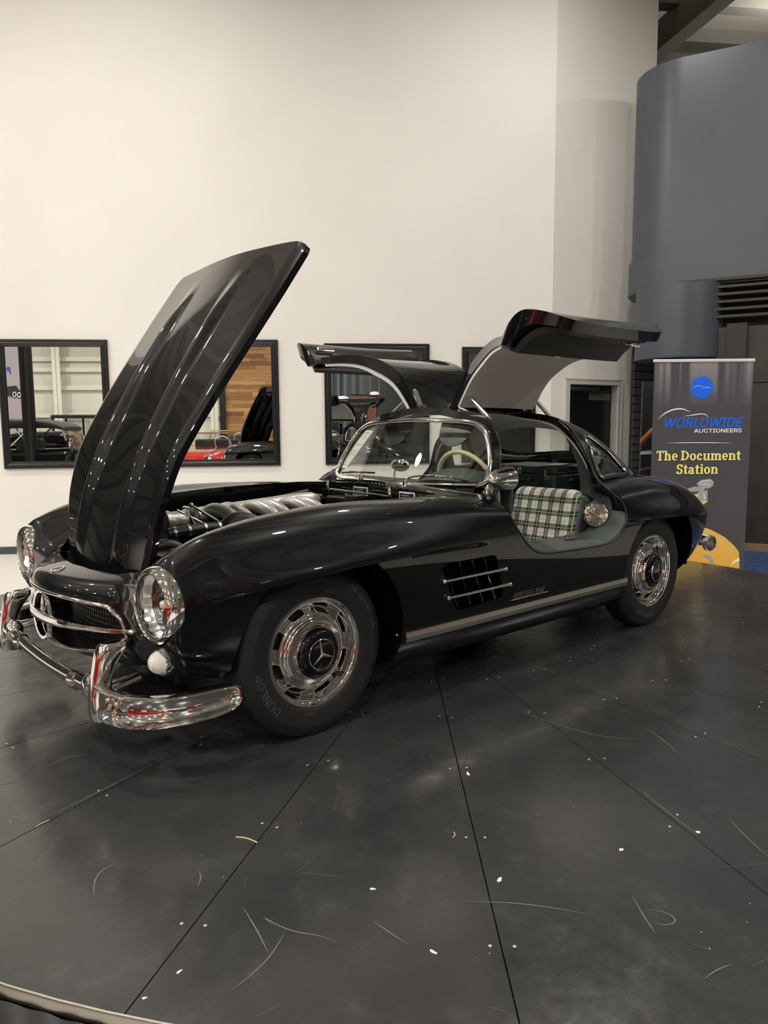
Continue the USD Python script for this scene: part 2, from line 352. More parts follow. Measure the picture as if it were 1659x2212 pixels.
framed_mirror(-3.04, -1.79, .69, 2.205, 'black framed wall mirror left of the raised bonnet, farthest left of the mirrors')
framed_mirror(-1.05, .215, .685, 2.215, 'black framed wall mirror right behind the raised bonnet')
framed_mirror(.775, 2.09, .685, 2.175, 'black framed wall mirror seen over the windscreen, under the far gullwing door')
framed_mirror(2.51, 3.47, .685, 2.14, 'black framed wall mirror nearest the wall corner, behind the near gullwing door')

# slate blue drum and fascia over the bar corner
A = on_depth(1450, 621, 9.1); B = on_depth(1600, 609.5, 8.76); fd = (B-A)[:2]/np.linalg.norm((B-A)[:2]); fn = np.array([fd[1], -fd[0]])
if fn@(CAM[:2]-A[:2]) < 0: fn = -fn
zf0 = (A[2]+B[2])/2; zf1 = on_depth(1450, 131, 9.1)[2]-.11
def fascia(inset, R_, L, back):
    # plan outline: straight face, rounded left end, return to the back
    e = A[:2]-fd*EO-fn*inset; c = e-fn*R_
    pts = [A[:2]+fd*L-fn*inset, e]
    a0 = math.atan2(fn[1], fn[0]); a1 = math.atan2(-fd[1], -fd[0]); 
    da = (a1-a0+PI) % (2*PI)-PI
    for k in range(1, 25): a = a0+da*k/24; pts.append(c+R_*np.array([math.cos(a), math.sin(a)]))
    pts.append(pts[-1]-fn*back); pts.append(pts[0]-fn*(back+R_)); return Polygon(pts)
def px_of(P):
    d = np.asarray(P)-CAM; return W/2+FPX*(d@CR)/(d@CF)
EO = -1.2
for _ in range(60):
    if min(px_of(np.r_[q, zf0]) for q in fascia(0, .62, 9.0, .35).exterior.coords) < 1364: break
    EO += .03
fas = fascia(0, .62, 9.0, .35); up = fas.buffer(.035, join_style=2)
fa = thing('corner_bulkhead', (*A[:2], FZ), 'slate blue curved sheet metal bulkhead hanging over the dark bar corner', 'bulkhead')
seams = [0, .98, 3.4, 5.8]
obj('fascia', extrude(fas, zf1-zf0, zf0), drum_m, fa, smooth=35)
obj('fascia_lip', extrude(up.difference(fas.buffer(-.02)), .40, zf0-.002), drum_m, fa, smooth=35)
for k, L in enumerate((1.05, 3.5, 6.0)):
    q = A[:2]+fd*L+fn*.037; obj('panel_joint', tf(box((0, 0, 0), (.006, .004, zf1-zf0)), frame(np.r_[q, (zf0+zf1)/2], np.r_[fd, 0], np.r_[fn, 0], [0, 0, 1])), pbr('joint_line', (.035, .038, .043), .6) if k == 0 else '/World/Looks/joint_line', fa)
cc = on_depth(1467, 775, 9.35); zc0 = on_depth(1467, 772, 8.82)[2]
obj('drum', tf(lathe([(0, zc0), (.50, zc0), (.522, zc0+.01), (.527, zc0+.04), (.527, zf0+.01), (0, zf0+.01)], 72), T(cc[0], cc[1], 0)), drum_m, fa, smooth=40)
# charcoal board wall under the drum
sl = thing('board_wall', (*cc[:2], FZ), kind='structure')
sA = on_depth(1366, 900, 9.75)[:2]; sd = np.array([math.cos(math.radians(-12)), math.sin(math.radians(-12))]); sn = np.array([sd[1], -sd[0]])
hb = .104; k = 0
z = FZ
while z < zc0+.1:
    obj('board', tf(box((.5*1.4, 0, hb/2), (1.4, .02, hb-.012), .003), frame(np.r_[sA, z], np.r_[sd, 0], np.r_[-sn, 0], [0, 0, 1])), slat_m, sl); z += hb
obj('backing', tf(box((.7, .03, 1.3), (1.4, .03, 2.7)), frame(np.r_[sA, FZ], np.r_[sd, 0], np.r_[-sn, 0], [0, 0, 1])), matte_black, sl)
# bronze panels, louvre and skirting right of the drum
pA = on_depth(1560, 1163, 9.1)[:2]; pd = fd
def brown(a, b, z0, z1, th=.05, off=0): return tf(box(((a+b)/2, off-th/2, (z0+z1)/2), (b-a, th, z1-z0), .004), frame(np.r_[pA, 0], np.r_[pd, 0], np.r_[fn, 0], [0, 0, 1]))
bp = thing('bronze_partition', (*pA, FZ), kind='structure')
zs = on_depth(1600, 830, 9.1)[2]; ztop = on_depth(1600, 712, 9.1)[2]
for a, b in ((-.6, 1.4), (1.408, 3.4), (3.408, 6)):
    obj('panel', brown(a, b, FZ+.10, zs-.004), brown_m, bp); obj('panel', brown(a, b, zs+.004, ztop), brown_m, bp)
obj('post', brown(-.05, .17, FZ+.1, ztop+.03, .12, .08), pbr('plum_post', (.017, .013, .014), .5), bp)
for k in range(6): obj('louvre_blade', brown(-.6, 6, ztop+.10+k*.085, ztop+.135+k*.085, .10, .05-.0*k), brown_m, bp)
obj('louvre_back', brown(-.6, 6, ztop, zf0+.3, .05, -.12), matte_black, bp)
obj('skirting', brown(-.6, 6, FZ, FZ+.10, .05, .01), tan_m, bp)
cp = [on_z(1560, 1240, FZ)[:2], pA-fd*.5+fn*.02, pA+fd*6, pA+fd*6+fn*2.2, pA+fn*2.2]
obj('carpet', extrude(Polygon(cp).convex_hull, .008, FZ+.001), carpet_m, None, label='deep blue carpet on the hall floor right of the round turntable', cat_='carpet', kind='structure')

# ceiling, roof beams and purlins
CZ0, CSL = 8.6, -.075                                         # height over the long wall, slope into the hall
def cz(s): return CZ0+CSL*s
def slab_ts(t0, t1, s0, s1, th=.12, dz=0):
    v = [wallp(t, s, cz(s)+dz+o) for t in (t0, t1) for s in (s0, s1) for o in (0, th)]
    return tf(m3.Manifold.hull_points(np.array(v)), np.eye(4))
st('ceiling', slab_ts(-36, 26, -22, 36), ceil_m)
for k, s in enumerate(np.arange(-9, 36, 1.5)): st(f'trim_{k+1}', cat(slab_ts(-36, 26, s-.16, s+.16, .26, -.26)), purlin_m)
for k, t in enumerate(np.arange(-30, 26, 7.5)): st(f'roof_beam_{k+1}', cat(slab_ts(t-.03, t+.03, -12, 36, .62, -.82), slab_ts(t-.15, t+.15, -12, 36, .03, -.85)), '/World/Looks/trim_paint')
# ================================================================ the coupe: body surfaces
CAR = thing('sports_car', (1.43, 0, 0), 'glossy black vintage coupe with gullwing doors and bonnet raised on the round turntable', 'car')
def tbl(s):
    a = np.array([[float(x) for x in p.split(':')] for p in s.split()]); return PCH(a[:, 0], a[:, 1])
F_ = dict(
 zb=tbl('-.66:.34 -.5:.31 -.36:.29 .0:.22 .4:.165 1.2:.16 2.0:.165 2.4:.2 2.8:.235 3.0:.27 3.3:.36 3.5:.42 3.6:.47'),
 yb=tbl('-.66:.60 -.5:.68 -.36:.715 .4:.725 2.0:.73 2.4:.73 2.8:.68 3.0:.62 3.3:.45 3.5:.25 3.6:.05'),
 zs=tbl('-.66:.45 -.36:.42 .4:.325 2.0:.32 2.4:.36 2.8:.40 3.2:.44 3.6:.485'),
 ys=tbl('-.66:.795 -.5:.812 -.36:.81 .4:.822 1.2:.822 2.0:.828 2.4:.845 2.8:.822 3.0:.775 3.2:.69 3.4:.54 3.5:.40 3.6:.06'),
 zl=tbl('-.66:.60 -.42:.625 -.165:.646 .213:.669 .532:.674 .9:.668 1.5:.665 2.05:.661 2.4:.655 2.93:.625 3.2:.585 3.4:.55 3.6:.50'),
 yl=tbl('-.66:.828 -.56:.832 -.45:.838 -.3:.842 0:.845 .4:.843 .9:.838 1.4:.835 2.0:.845 2.4:.868 2.8:.848 3.0:.805 3.2:.73 3.4:.575 3.5:.43 3.6:.07'),
 zq=tbl('-.66:.685 -.56:.70 -.4:.745 0:.79 .5:.80 .9:.785 1.15:.765 1.6:.755 2.0:.772 2.4:.80 2.8:.765 3.0:.715 3.2:.645 3.4:.585 3.6:.515'),
 yq=tbl('-.66:.790 -.56:.795 -.4:.803 0:.803 .5:.80 .9:.806 1.2:.815 1.6:.817 2.0:.818 2.4:.825 2.8:.795 3.0:.75 3.2:.675 3.4:.525 3.5:.39 3.6:.06'),
 zc=tbl('-.66:.728 -.58:.745 -.54:.772 -.4:.825 -.2:.858 0:.875 .2:.883 .5:.876 .86:.857 1.06:.838 1.2:.828 1.6:.817 1.9:.824 2.1:.848 2.4:.872 2.6:.865 2.8:.838 3.0:.785 3.2:.705 3.4:.62 3.6:.525'),
 yc=tbl('-.66:.70 -.4:.69 0:.67 .5:.67 1.06:.70 1.4:.725 2.0:.715 2.4:.66 2.8:.62 3.0:.57 3.2:.50 3.4:.38 3.5:.27 3.6:.04'),
 ze=tbl('-.66:.59 -.53:.66 -.4:.735 -.28:.788 -.1:.836 .1:.852 .3:.859 .75:.862 1.06:.862 1.4:.86 2.0:.862 2.4:.875 2.8:.86 3.0:.80 3.2:.705 3.4:.615 3.6:.53'),
 ye=tbl('-.66:.42 -.53:.43 -.4:.47 -.2:.505 0:.535 .4:.562 .75:.572 1.2:.60 2.0:.56 2.4:.48 2.8:.42 3.2:.3 3.4:.2 3.6:.025'),
 zt=tbl('-.66:.635 -.55:.685 -.5:.705 -.25:.785 0:.835 .3:.870 .6:.883 .9:.882 1.2:.882 1.6:.88 2.0:.89 2.4:.90 2.7:.885 2.9:.838 3.1:.755 3.3:.665 3.5:.575 3.6:.535'))
LIPP = tbl('-.66:0 -.52:0 -.4:.022 -.2:.042 0:.048 .25:.045 .5:.032 .75:.017 .93:0 2.0:0 2.12:.022 2.3:.042 2.5:.045 2.75:.035 2.95:.012 3.05:0 3.6:0')
SEG = (6, 10, 14, 12, 12, 10, 8, 10)
def tub(inset=0, nx=240):
    fr = np.linspace(0, PI/2, 14)
    xs = np.concatenate([-.565-.055*np.sin(fr[::-1]), np.linspace(-.555, 3.2, nx), 3.2+.4*np.sin(np.linspace(0, PI/2, 40)[1:])])
    g = {k: f(xs) for k, f in F_.items()}
    z0 = np.zeros_like(xs)
    feats = [(z0, g['zb']), (g['yb'], g['zb']), (g['ys'], g['zs']), (g['yl'], g['zl']), (g['yq'], g['zq']), (g['yc'], g['zc']), (g['ye'], g['ze']), (g['ye']*.5, .35*g['ze']+.65*g['zt']), (z0, g['zt'])]
    nj = sum(SEG)+1; L = sum(SEG[:3])
    P = np.zeros((len(xs), nj, 3)); 
    for i, x in enumerate(xs):
        q = np.array([[a[i], b[i]] for a, b in feats]); d = np.linalg.norm(np.diff(q, axis=0), axis=1)**.7+1e-6
        t = np.r_[0, np.cumsum(d)]; tt = np.concatenate([np.linspace(t[k], t[k+1], n, endpoint=False) for k, n in enumerate(SEG)]+[[t[-1]]])
        P[i] = np.stack([np.full(nj, x), PCH(t, q[:, 0])(tt), PCH(t, q[:, 1])(tt)], 1)
    # smooth across the section (mirrored at the middle) and along the body
    for c in (1, 2):
        full = np.concatenate([P[:, :, c], (-1 if c == 1 else 1)*P[:, -2:0:-1, c]], 1)
        full = GF(full, 1.6, axis=1, mode='wrap'); P[:, :, c] = GF(full, 2.5, axis=0, mode='nearest')[:, :nj]
    P[:, 0, 1] = 0; P[:, -1, 1] = 0
    for i in range(14):                                         # pull the front end in to a rounded nose of the wings
        dd = .055*(1-math.cos(fr[13-i])); c = np.column_stack([P[i, :, 1], P[i, :, 2]]); tg = np.gradient(c, axis=0); tg /= np.linalg.norm(tg, axis=1, keepdims=True)+1e-9
        c = c-dd*np.column_stack([tg[:, 1], -tg[:, 0]]); c[0, 0] = c[-1, 0] = 0; P[i, :, 1], P[i, :, 2] = np.maximum(c[:, 0], 0), c[:, 1]
    fwd = P[:, :, 0] < -.42; P[:, :, 0] += np.where(fwd, .050*np.clip((.50-P[:, :, 2])/.14, 0, 1)*np.clip((-.42-P[:, :, 0])/.18, 0, 1), 0)
    if inset:
        P[:, :, 1] = np.maximum(P[:, :, 1]-inset, 0); P[:, :, 2] = np.where(P[:, :, 2] > .5, P[:, :, 2]-inset, P[:, :, 2]+inset)
    else:                                                       # eyebrow flares over the wheels
        dz = P[:, L:, 2]-P[:, L:L+1, 2]; w = np.clip(1-dz/.125, 0, 1); w = w*w*(3-2*w)*(P[:, L:, 1] > .3)
        lipd = (LIPP(xs)[:, None]*w)
        Q = P[:, L:L+1].copy(); Q[:, :, 2] -= .005
        P[:, L:, 1] += lipd
        P = np.concatenate([P[:, :L], Q, P[:, L:]], 1); nj += 1
    full = np.concatenate([P, P[:, -2:0:-1]*[1, -1, 1]], 1)     # closed ring
    n, k = full.shape[:2]; v = full.reshape(-1, 3)
    i, j = np.meshgrid(np.arange(n-1), np.arange(k), indexing='ij'); j2 = (j+1) % k
    q = np.stack([i*k+j, i*k+j2, (i+1)*k+j2, (i+1)*k+j], -1).reshape(-1, 4)
    f = np.vstack([q[:, [0, 1, 2]], q[:, [0, 2, 3]]])
    c0, c1 = len(v), len(v)+1; v = np.vstack([v, full[0].mean(0)[None], full[-1].mean(0)[None]]); jj = np.arange(k); j2 = (jj+1) % k
    f = np.vstack([f, np.stack([np.full(k, c0), jj, j2], 1)[:, ::-1], np.stack([np.full(k, c1), (n-1)*k+j2, (n-1)*k+jj], 1)[:, ::-1]])
    if trimesh.Trimesh(v, f, process=False).volume < 0: f = f[:, ::-1]
    return v, f
def hood_z(x, y):
    x, y = np.asarray(x, float), np.abs(np.asarray(y, float)); ye = F_['ye'](x); w = .5-.5*np.cos(PI*np.clip(y/ye, 0, 1.2))
    return F_['zt'](x)*(1-w)+F_['ze'](x)*w
# nose: side profiles across the width
def nose():
    ys = np.linspace(-.50, .50, 81); rows = []
    for y in ys:
        a = abs(y); xf = -.760+.70*a*a; e = max(0, (a-.40)/.10); 
        pr = [(-.25, .27), (xf+.20, .285), (xf+.10, .305), (xf+.055, .345), (xf+.012, .44), (xf, .53), (xf+.004, .585), (xf+.028, .615), (xf+.085, .637), (xf+.15, .652), (-.42, .665), (-.25, .66)]
        q = np.array(pr); q[:, 0] += .05*e*e; q[:, 1] -= np.array([0, 0, 0, 0, 0, 0, .01, .02, .02, .02, .02, .02])*e
        t = np.r_[0, np.cumsum(np.linalg.norm(np.diff(q, axis=0), axis=1)**.6)]; tt = np.linspace(0, t[-1], 90)
        rows.append(np.stack([GF(PCH(t, q[:, 0])(tt), 2, mode='nearest'), np.full(90, y), GF(PCH(t, q[:, 1])(tt), 2, mode='nearest')], 1))
    G = np.array(rows); n, k = G.shape[:2]; v = G.reshape(-1, 3)
    i, j = np.meshgrid(np.arange(n-1), np.arange(k), indexing='ij'); j2 = (j+1) % k
    q = np.stack([i*k+j, i*k+j2, (i+1)*k+j2, (i+1)*k+j], -1).reshape(-1, 4); f = np.vstack([q[:, [0, 1, 2]], q[:, [0, 2, 3]]])
    c0, c1 = len(v), len(v)+1; v = np.vstack([v, G[0].mean(0)[None], G[-1].mean(0)[None]]); jj = np.arange(k); j2 = (jj+1) % k
    f = np.vstack([f, np.stack([np.full(k, c0), j2, jj], 1), np.stack([np.full(k, c1), (n-1)*k+jj, (n-1)*k+j2], 1)])
    if trimesh.Trimesh(v, f, process=False).volume < 0: f = f[:, ::-1]
    return v, f
# greenhouse: transverse sections
G_ = dict(w0=tbl('.8:.67 1.2:.675 2.0:.675 2.2:.665 2.4:.645 2.6:.56 2.75:.44 2.85:.30 2.9:.2'), w1=tbl('.8:.65 1.2:.655 2.0:.655 2.2:.642 2.4:.61 2.6:.515 2.75:.39 2.85:.26 2.9:.17'),
 w2=tbl('.8:.585 2.0:.592 2.2:.575 2.4:.53 2.6:.42 2.75:.30 2.85:.20 2.9:.13'), z2=tbl('.8:1.05 2.0:1.05 2.2:1.035 2.4:1.0 2.6:.955 2.75:.915 2.85:.875 2.9:.85'),
 w3=tbl('.8:.49 2.0:.502 2.2:.48 2.4:.43 2.6:.33 2.75:.23 2.85:.15 2.9:.09'), z3=tbl('.8:1.15 1.2:1.155 2.0:1.155 2.2:1.13 2.4:1.075 2.6:1.0 2.75:.94 2.85:.89 2.9:.86'),
 w4=tbl('.8:.36 2.0:.37 2.2:.34 2.4:.29 2.6:.22 2.75:.15 2.85:.1 2.9:.06'), z4=tbl('.8:1.215 1.3:1.235 1.6:1.243 2.0:1.225 2.2:1.188 2.4:1.122 2.6:1.033 2.75:.957 2.85:.9 2.9:.865'),
 z5=tbl('.8:1.25 1.3:1.282 1.6:1.293 1.8:1.287 2.0:1.265 2.2:1.222 2.4:1.152 2.6:1.055 2.75:.972 2.85:.908 2.9:.87'))
def house(inset=0):
    xs = np.linspace(.8, 2.9, 150); rows = []
    for x in xs:
        g = {k: float(f(x)) for k, f in G_.items()}
        q = np.array([(g['w0']+.01, .78), (g['w1'], .90), (g['w2'], g['z2']), (g['w3'], g['z3']), (g['w4'], g['z4']), (g['w4']*.5, g['z4']*.27+g['z5']*.73), (0, g['z5'])])
        if q[2, 1] < .93: q[1, 1] = .5*(.78+q[2, 1])
        t = np.r_[0, np.cumsum(np.linalg.norm(np.diff(q, axis=0), axis=1)**.7)]; tt = np.linspace(0, t[-1], 70)
        Y, Z = PCH(t, q[:, 0])(tt), PCH(t, q[:, 1])(tt)
        full = np.stack([np.r_[Y, -Y[-2::-1]], np.r_[Z, Z[-2::-1]]], 1); full = GF(full, 3, axis=0, mode='nearest')
        full = np.vstack([[full[0, 0], .55], full, [full[-1, 0], .55]])
        rows.append(np.column_stack([np.full(len(full), x), full]))
    G = np.array(rows); G[:, :, 1:] = GF(G[:, :, 1:], 2, axis=0, mode='nearest')
    if inset:
        c = G[:, :, 1]; s = np.sign(c); G[:, :, 1] = s*np.maximum(np.abs(c)-inset*np.clip(np.abs(c)/.3, 0, 1), 0); G[:, :, 2] -= inset*np.clip((G[:, :, 2]-.9)/.25, 0, 1)
    n, k = G.shape[:2]; v = G.reshape(-1, 3)
    i, j = np.meshgrid(np.arange(n-1), np.arange(k), indexing='ij'); j2 = (j+1) % k
    q = np.stack([i*k+j, i*k+j2, (i+1)*k+j2, (i+1)*k+j], -1).reshape(-1, 4); f = np.vstack([q[:, [0, 1, 2]], q[:, [0, 2, 3]]])
    c0, c1 = len(v), len(v)+1; v = np.vstack([v, G[0].mean(0)[None], G[-1].mean(0)[None]]); jj = np.arange(k); j2 = (jj+1) % k
    f = np.vstack([f, np.stack([np.full(k, c0), j2, jj], 1), np.stack([np.full(k, c1), (n-1)*k+jj, (n-1)*k+j2], 1)])
    if trimesh.Trimesh(v, f, process=False).volume < 0: f = f[:, ::-1]
    return v, f
# windscreen surface: curved cylinder leaning back; x as a function of (y,z)
def ws_x(y, z): return 1.052+.62*(z-.88)+.30*np.abs(y)**2.2*(1-.45*np.clip((z-.88)/.34, 0, 1))
def ws_cutter():
    ys = np.linspace(-.9, .9, 61); zs = np.linspace(.60, 1.5, 31)
    Y, Z = np.meshgrid(ys, zs, indexing='ij'); A = np.stack([ws_x(Y, Z), Y, Z], -1); B = np.stack([np.full_like(Y, .2), Y, Z], -1)
    v1, f1 = grid(A); v2, f2 = grid(B); a, b = Y.shape; idx = np.arange(a*b).reshape(a, b); o = a*b
    rim = np.r_[idx[:, 0], idx[-1, 1:], idx[-2::-1, -1], idx[0, -2:0:-1]]; rn = np.roll(rim, -1)
    F = np.vstack([f1, f2[:, ::-1]+o, np.stack([rim, rn+o, rn], 1), np.stack([rim, rim+o, rn+o], 1)])
    V = np.vstack([v1, v2]); 
    if trimesh.Trimesh(V, F, process=False).volume < 0: F = F[:, ::-1]
    return V, F
HOODPOLY = [(-.632, 0), (-.618, .15), (-.585, .30), (-.545, .40), (-.50, .445), (-.4, .475), (-.2, .507), (0, .537), (.4, .562), (.75, .573), (.85, .565), (.872, .52), (.88, .3), (.882, 0)]
HOODPOLY = HOODPOLY+[(x, -y) for x, y in HOODPOLY[-2:0:-1]]
DOORPOLY = spline([(1.375, 1.225), (1.315, 1.11), (1.235, .985), (1.15, .885), (1.085, .83), (1.09, .75), (1.15, .655), (1.25, .578), (1.42, .553), (1.75, .545), (1.92, .56), (2.01, .615), (2.045, .69), (2.03, .77), (2.003, .85), (2.005, .93), (1.992, 1.03), (1.995, 1.13), (2.025, 1.21)], 110)
DOORPOLY = np.vstack([DOORPOLY, [(2.035, 1.27), (2.035, 1.45), (1.385, 1.45), (1.385, 1.27)]])
HINGE_Y, HINGE_Z = .13, 1.275
def oriented(m):
    v, f = arr(m); return (v, f[:, ::-1]) if trimesh.Trimesh(v, f, process=False).volume < 0 else (v, f)
TUBM = manN(tub(), 40)
for s in (-1, 1):
    cyl = tf(m3.Manifold.cylinder(.4, .137, .137, 64), frame((-.572, s*.700, .598), [0, 1, 0], [0, 0, 1], [1, 0, 0])); v, f = arr(cyl); v[:, 0] -= .4; TUBM = TUBM-manN(oriented((v, f)), 30)
OUT = TUBM+manN(nose(), 40)
HOUSE = manN(house(), 40)-manN(ws_cutter(), 40)
OUTER = OUT+HOUSE
# interior cavities
inner = manN(tub(.035, 120), 40)+manN(house(.032), 40)
cab_zone = cutbox((1.06, -.74, .24), (2.66, .74, 1.5))
CAB = (inner ^ cab_zone)
bay = manN(oriented(extrude(Polygon(HOODPOLY), .70, .36)), 30)
wells = []
for cx, rr, sx in ((.012, .385, 1.0), (2.43, .375, 1.03)):
    for s in (-1, 1):
        aa = np.linspace(-.35, PI+.35, 90); xx = cx+rr*sx*np.cos(aa); zz = .345+rr*np.sin(aa); zz = np.minimum(zz, F_['zl'](xx)-.010)
        wells.append(manN(oriented(prism_y(np.column_stack([xx, zz]), s*.45, s*1.0)), 40))
door_prism = {s: manN(oriented(prism_y(DOORPOLY, s*HINGE_Y, s*1.2)), 30) for s in (-1, 1)}
BODY = OUTER-bay-CAB
for w in wells: BODY = BODY-w
for s in (-1, 1): BODY = BODY-door_prism[s]
# windscreen opening, quarter windows, rear window
def round_poly(p, r): return Polygon(p).buffer(-r).buffer(2*r).buffer(-r)
WS_Y = [(.60, .905), (.595, .97), (.55, 1.08), (.505, 1.145), (.44, 1.185), (.30, 1.203), (0, 1.212)]
WSPOLY = Polygon(spline([(-y, z) for y, z in WS_Y]+[(y, z) for y, z in WS_Y[-2::-1]], 60).tolist()+[(.56, .885), (.3, .878), (0, .875), (-.3, .878), (-.56, .885)]).buffer(-.012).buffer(.012)
ws_hole = manN(oriented(prism_x(list(WSPOLY.exterior.coords), .9, 1.46)), 30)
BODY = BODY-ws_hole
QPOLY = Polygon(spline([(2.055, .905), (2.045, .97), (2.055, 1.06), (2.085, 1.115), (2.14, 1.115), (2.22, 1.07), (2.32, .985), (2.385, .915), (2.375, .892), (2.2, .888), (2.075, .885)], 70, True))
q_hole = {s: manN(oriented(prism_y(list(QPOLY.exterior.coords), s*.40, s*.9)), 30) for s in (-1, 1)}
for s in (-1, 1): BODY = BODY-q_hole[s]
# rear window: seen from above as an outline on the sloping back
RPOLY = Polygon(spline([(2.26, 0), (2.265, .2), (2.29, .34), (2.33, .43), (2.39, .46), (2.47, .45), (2.60, .36), (2.68, .2), (2.70, 0), (2.68, -.2), (2.60, -.36), (2.47, -.45), (2.39, -.46), (2.33, -.43), (2.29, -.34), (2.265, -.2)], 80, True))
r_hole = manN(oriented(extrude(RPOLY, .5, .90)), 30)
BODY = BODY-r_hole
# radiator opening in the nose
def gz(y): return .565-.12*abs(y)**2.2, .345+.25*abs(y)**2
GP = [(y, gz(y)[0]) for y in np.linspace(-.40, .40, 17)]+[(.445, .505), (.455, .45), (.44, .405)]+[(y, gz(y)[1]) for y in np.linspace(.39, -.39, 17)]+[(-.44, .405), (-.455, .45), (-.445, .505)]
GPOLY = Polygon(GP).buffer(-.03).buffer(.03)
BODY = BODY-manN(oriented(prism_x(list(GPOLY.exterior.coords), -1, -.42)), 30)
# side air outlets behind the front wheels
VENT = Polygon([(.625, .60), (.945, .60), (.965, .585), (1.02, .41), (1.005, .39), (.725, .38), (.705, .395), (.61, .58)]).buffer(-.015).buffer(.015)
for s in (-1, 1): BODY = BODY-manN(oriented(prism_y(list(VENT.exterior.coords), s*.755, s*.95)), 30)
objN('body', BODY, paint, CAR)
# ---------------------------------------------------------------- bonnet, raised on its front hinge
HH = np.array([-.53, 0, .68]); HPHI = math.radians(54.1)
def hood_pose(P):
    d = P-HH; c, s = math.cos(HPHI), math.sin(HPHI)
    return np.stack([HH[0]+d[..., 0]*c-d[..., 2]*s, P[..., 1], HH[2]+d[..., 0]*s+d[..., 2]*c], -1)
def hood_grid(nv=130, nu=121, low=0.0, dome=True, shrink=0):
    v = np.linspace(0, 1, nv)[:, None]; u = np.linspace(-1, 1, nu)[None, :]
    hw = PCH([0, .03, .08, .2, .4, .65, .85, .97, 1], [.40, .428, .452, .488, .523, .553, .566, .565, .55])(v)-.004-shrink
    y = u*hw; xf = -.632+.50*y*y+.004+shrink; xr = .882-.03*y*y-.02*np.abs(u)**8-.004-shrink
    x = xf+(xr-xf)*v; z = hood_z(x, y)
    z = z-.016*np.clip((np.abs(u)-.90)/.10, 0, 1)**2
    if dome:
        k = np.clip((x+.585)/.075, 0, 1); k = k*k*(3-2*k); e = np.clip((.80-x)/.35, 0, 1); e = e*e*(3-2*e)
        for c in (-.21, .21):
            b = np.clip(1-np.abs(y-c)/.068, 0, 1); b = b*b*(3-2*b)
            z = z+.025*b*k*e
    return np.stack([x, y, z-low], -1)
G0 = hood_grid(); G1 = hood_grid(low=.012); nv, nu = G0.shape[:2]
# shell with a turned down flange all round
idx = np.arange(nv*nu).reshape(nv, nu); rim = np.r_[idx[:, 0], idx[-1, 1:], idx[-2::-1, -1], idx[0, -2:0:-1]]
def hood_shell():
    A = G0.reshape(-1, 3); Bm = G1.reshape(-1, 3); f0 = grid(G0)[1]
    c = np.array([.15, 0, 0]); ro = A[rim]; 
    dn = ro+[0, 0, -.026]; inn = dn*[1, 1, 1]+(c-dn)*np.array([.014, .03, 0]); inn2 = Bm[rim]+(c-Bm[rim])*np.array([.014, .03, 0])
    V = [A, ro, dn, inn, inn2, Bm]; n = len(rim); k = np.arange(n); k2 = (k+1) % n
    o = [0, len(A), len(A)+n, len(A)+2*n, len(A)+3*n, len(A)+4*n]
    def strip(a, b): return np.vstack([np.stack([a+k, b+k2, a+k2], 1), np.stack([a+k, b+k, b+k2], 1)])
    F = [f0, strip(o[1], o[2]), strip(o[2], o[3]), strip(o[3], o[4]), f0[:, ::-1]+o[5]]
    v, f = np.vstack(V), np.vstack(F)
    return v, f
hv, hf = hood_shell(); hv = hood_pose(hv)
nn = vnormals(hv, hf); 
HOOD = obj('bonnet', (hv, hf), paint, CAR, smooth=50, label='raised bonnet with two long power domes')
# inner bracing of the bonnet
def hood_on(x, y, low): return hood_pose(np.stack([x, y, hood_z(x, y)-low], -1))
br = []
for yy in (-.30, 0, .30):
    xs = np.linspace(-.38, .72, 40); Y = np.full_like(xs, yy)*np.interp(xs, [-.4, .7], [.8, 1.15]); br.append(sweep(hood_on(xs, Y, .024), [(-.03, -.014), (.03, -.014), (.022, .012), (-.022, .012)], up=(0, 1, 0) if False else (-.8, 0, .6)))
for xx in (-.40, .70):
    ys = np.linspace(-.42 if xx < 0 else -.50, .42 if xx < 0 else .50, 30); br.append(sweep(hood_on(np.full_like(ys, xx), ys, .024), [(-.035, -.014), (.035, -.014), (.028, .012), (-.028, .012)], up=(-.8, 0, .6)))
obj('bonnet_brace', cat(*br), paint, HOOD)

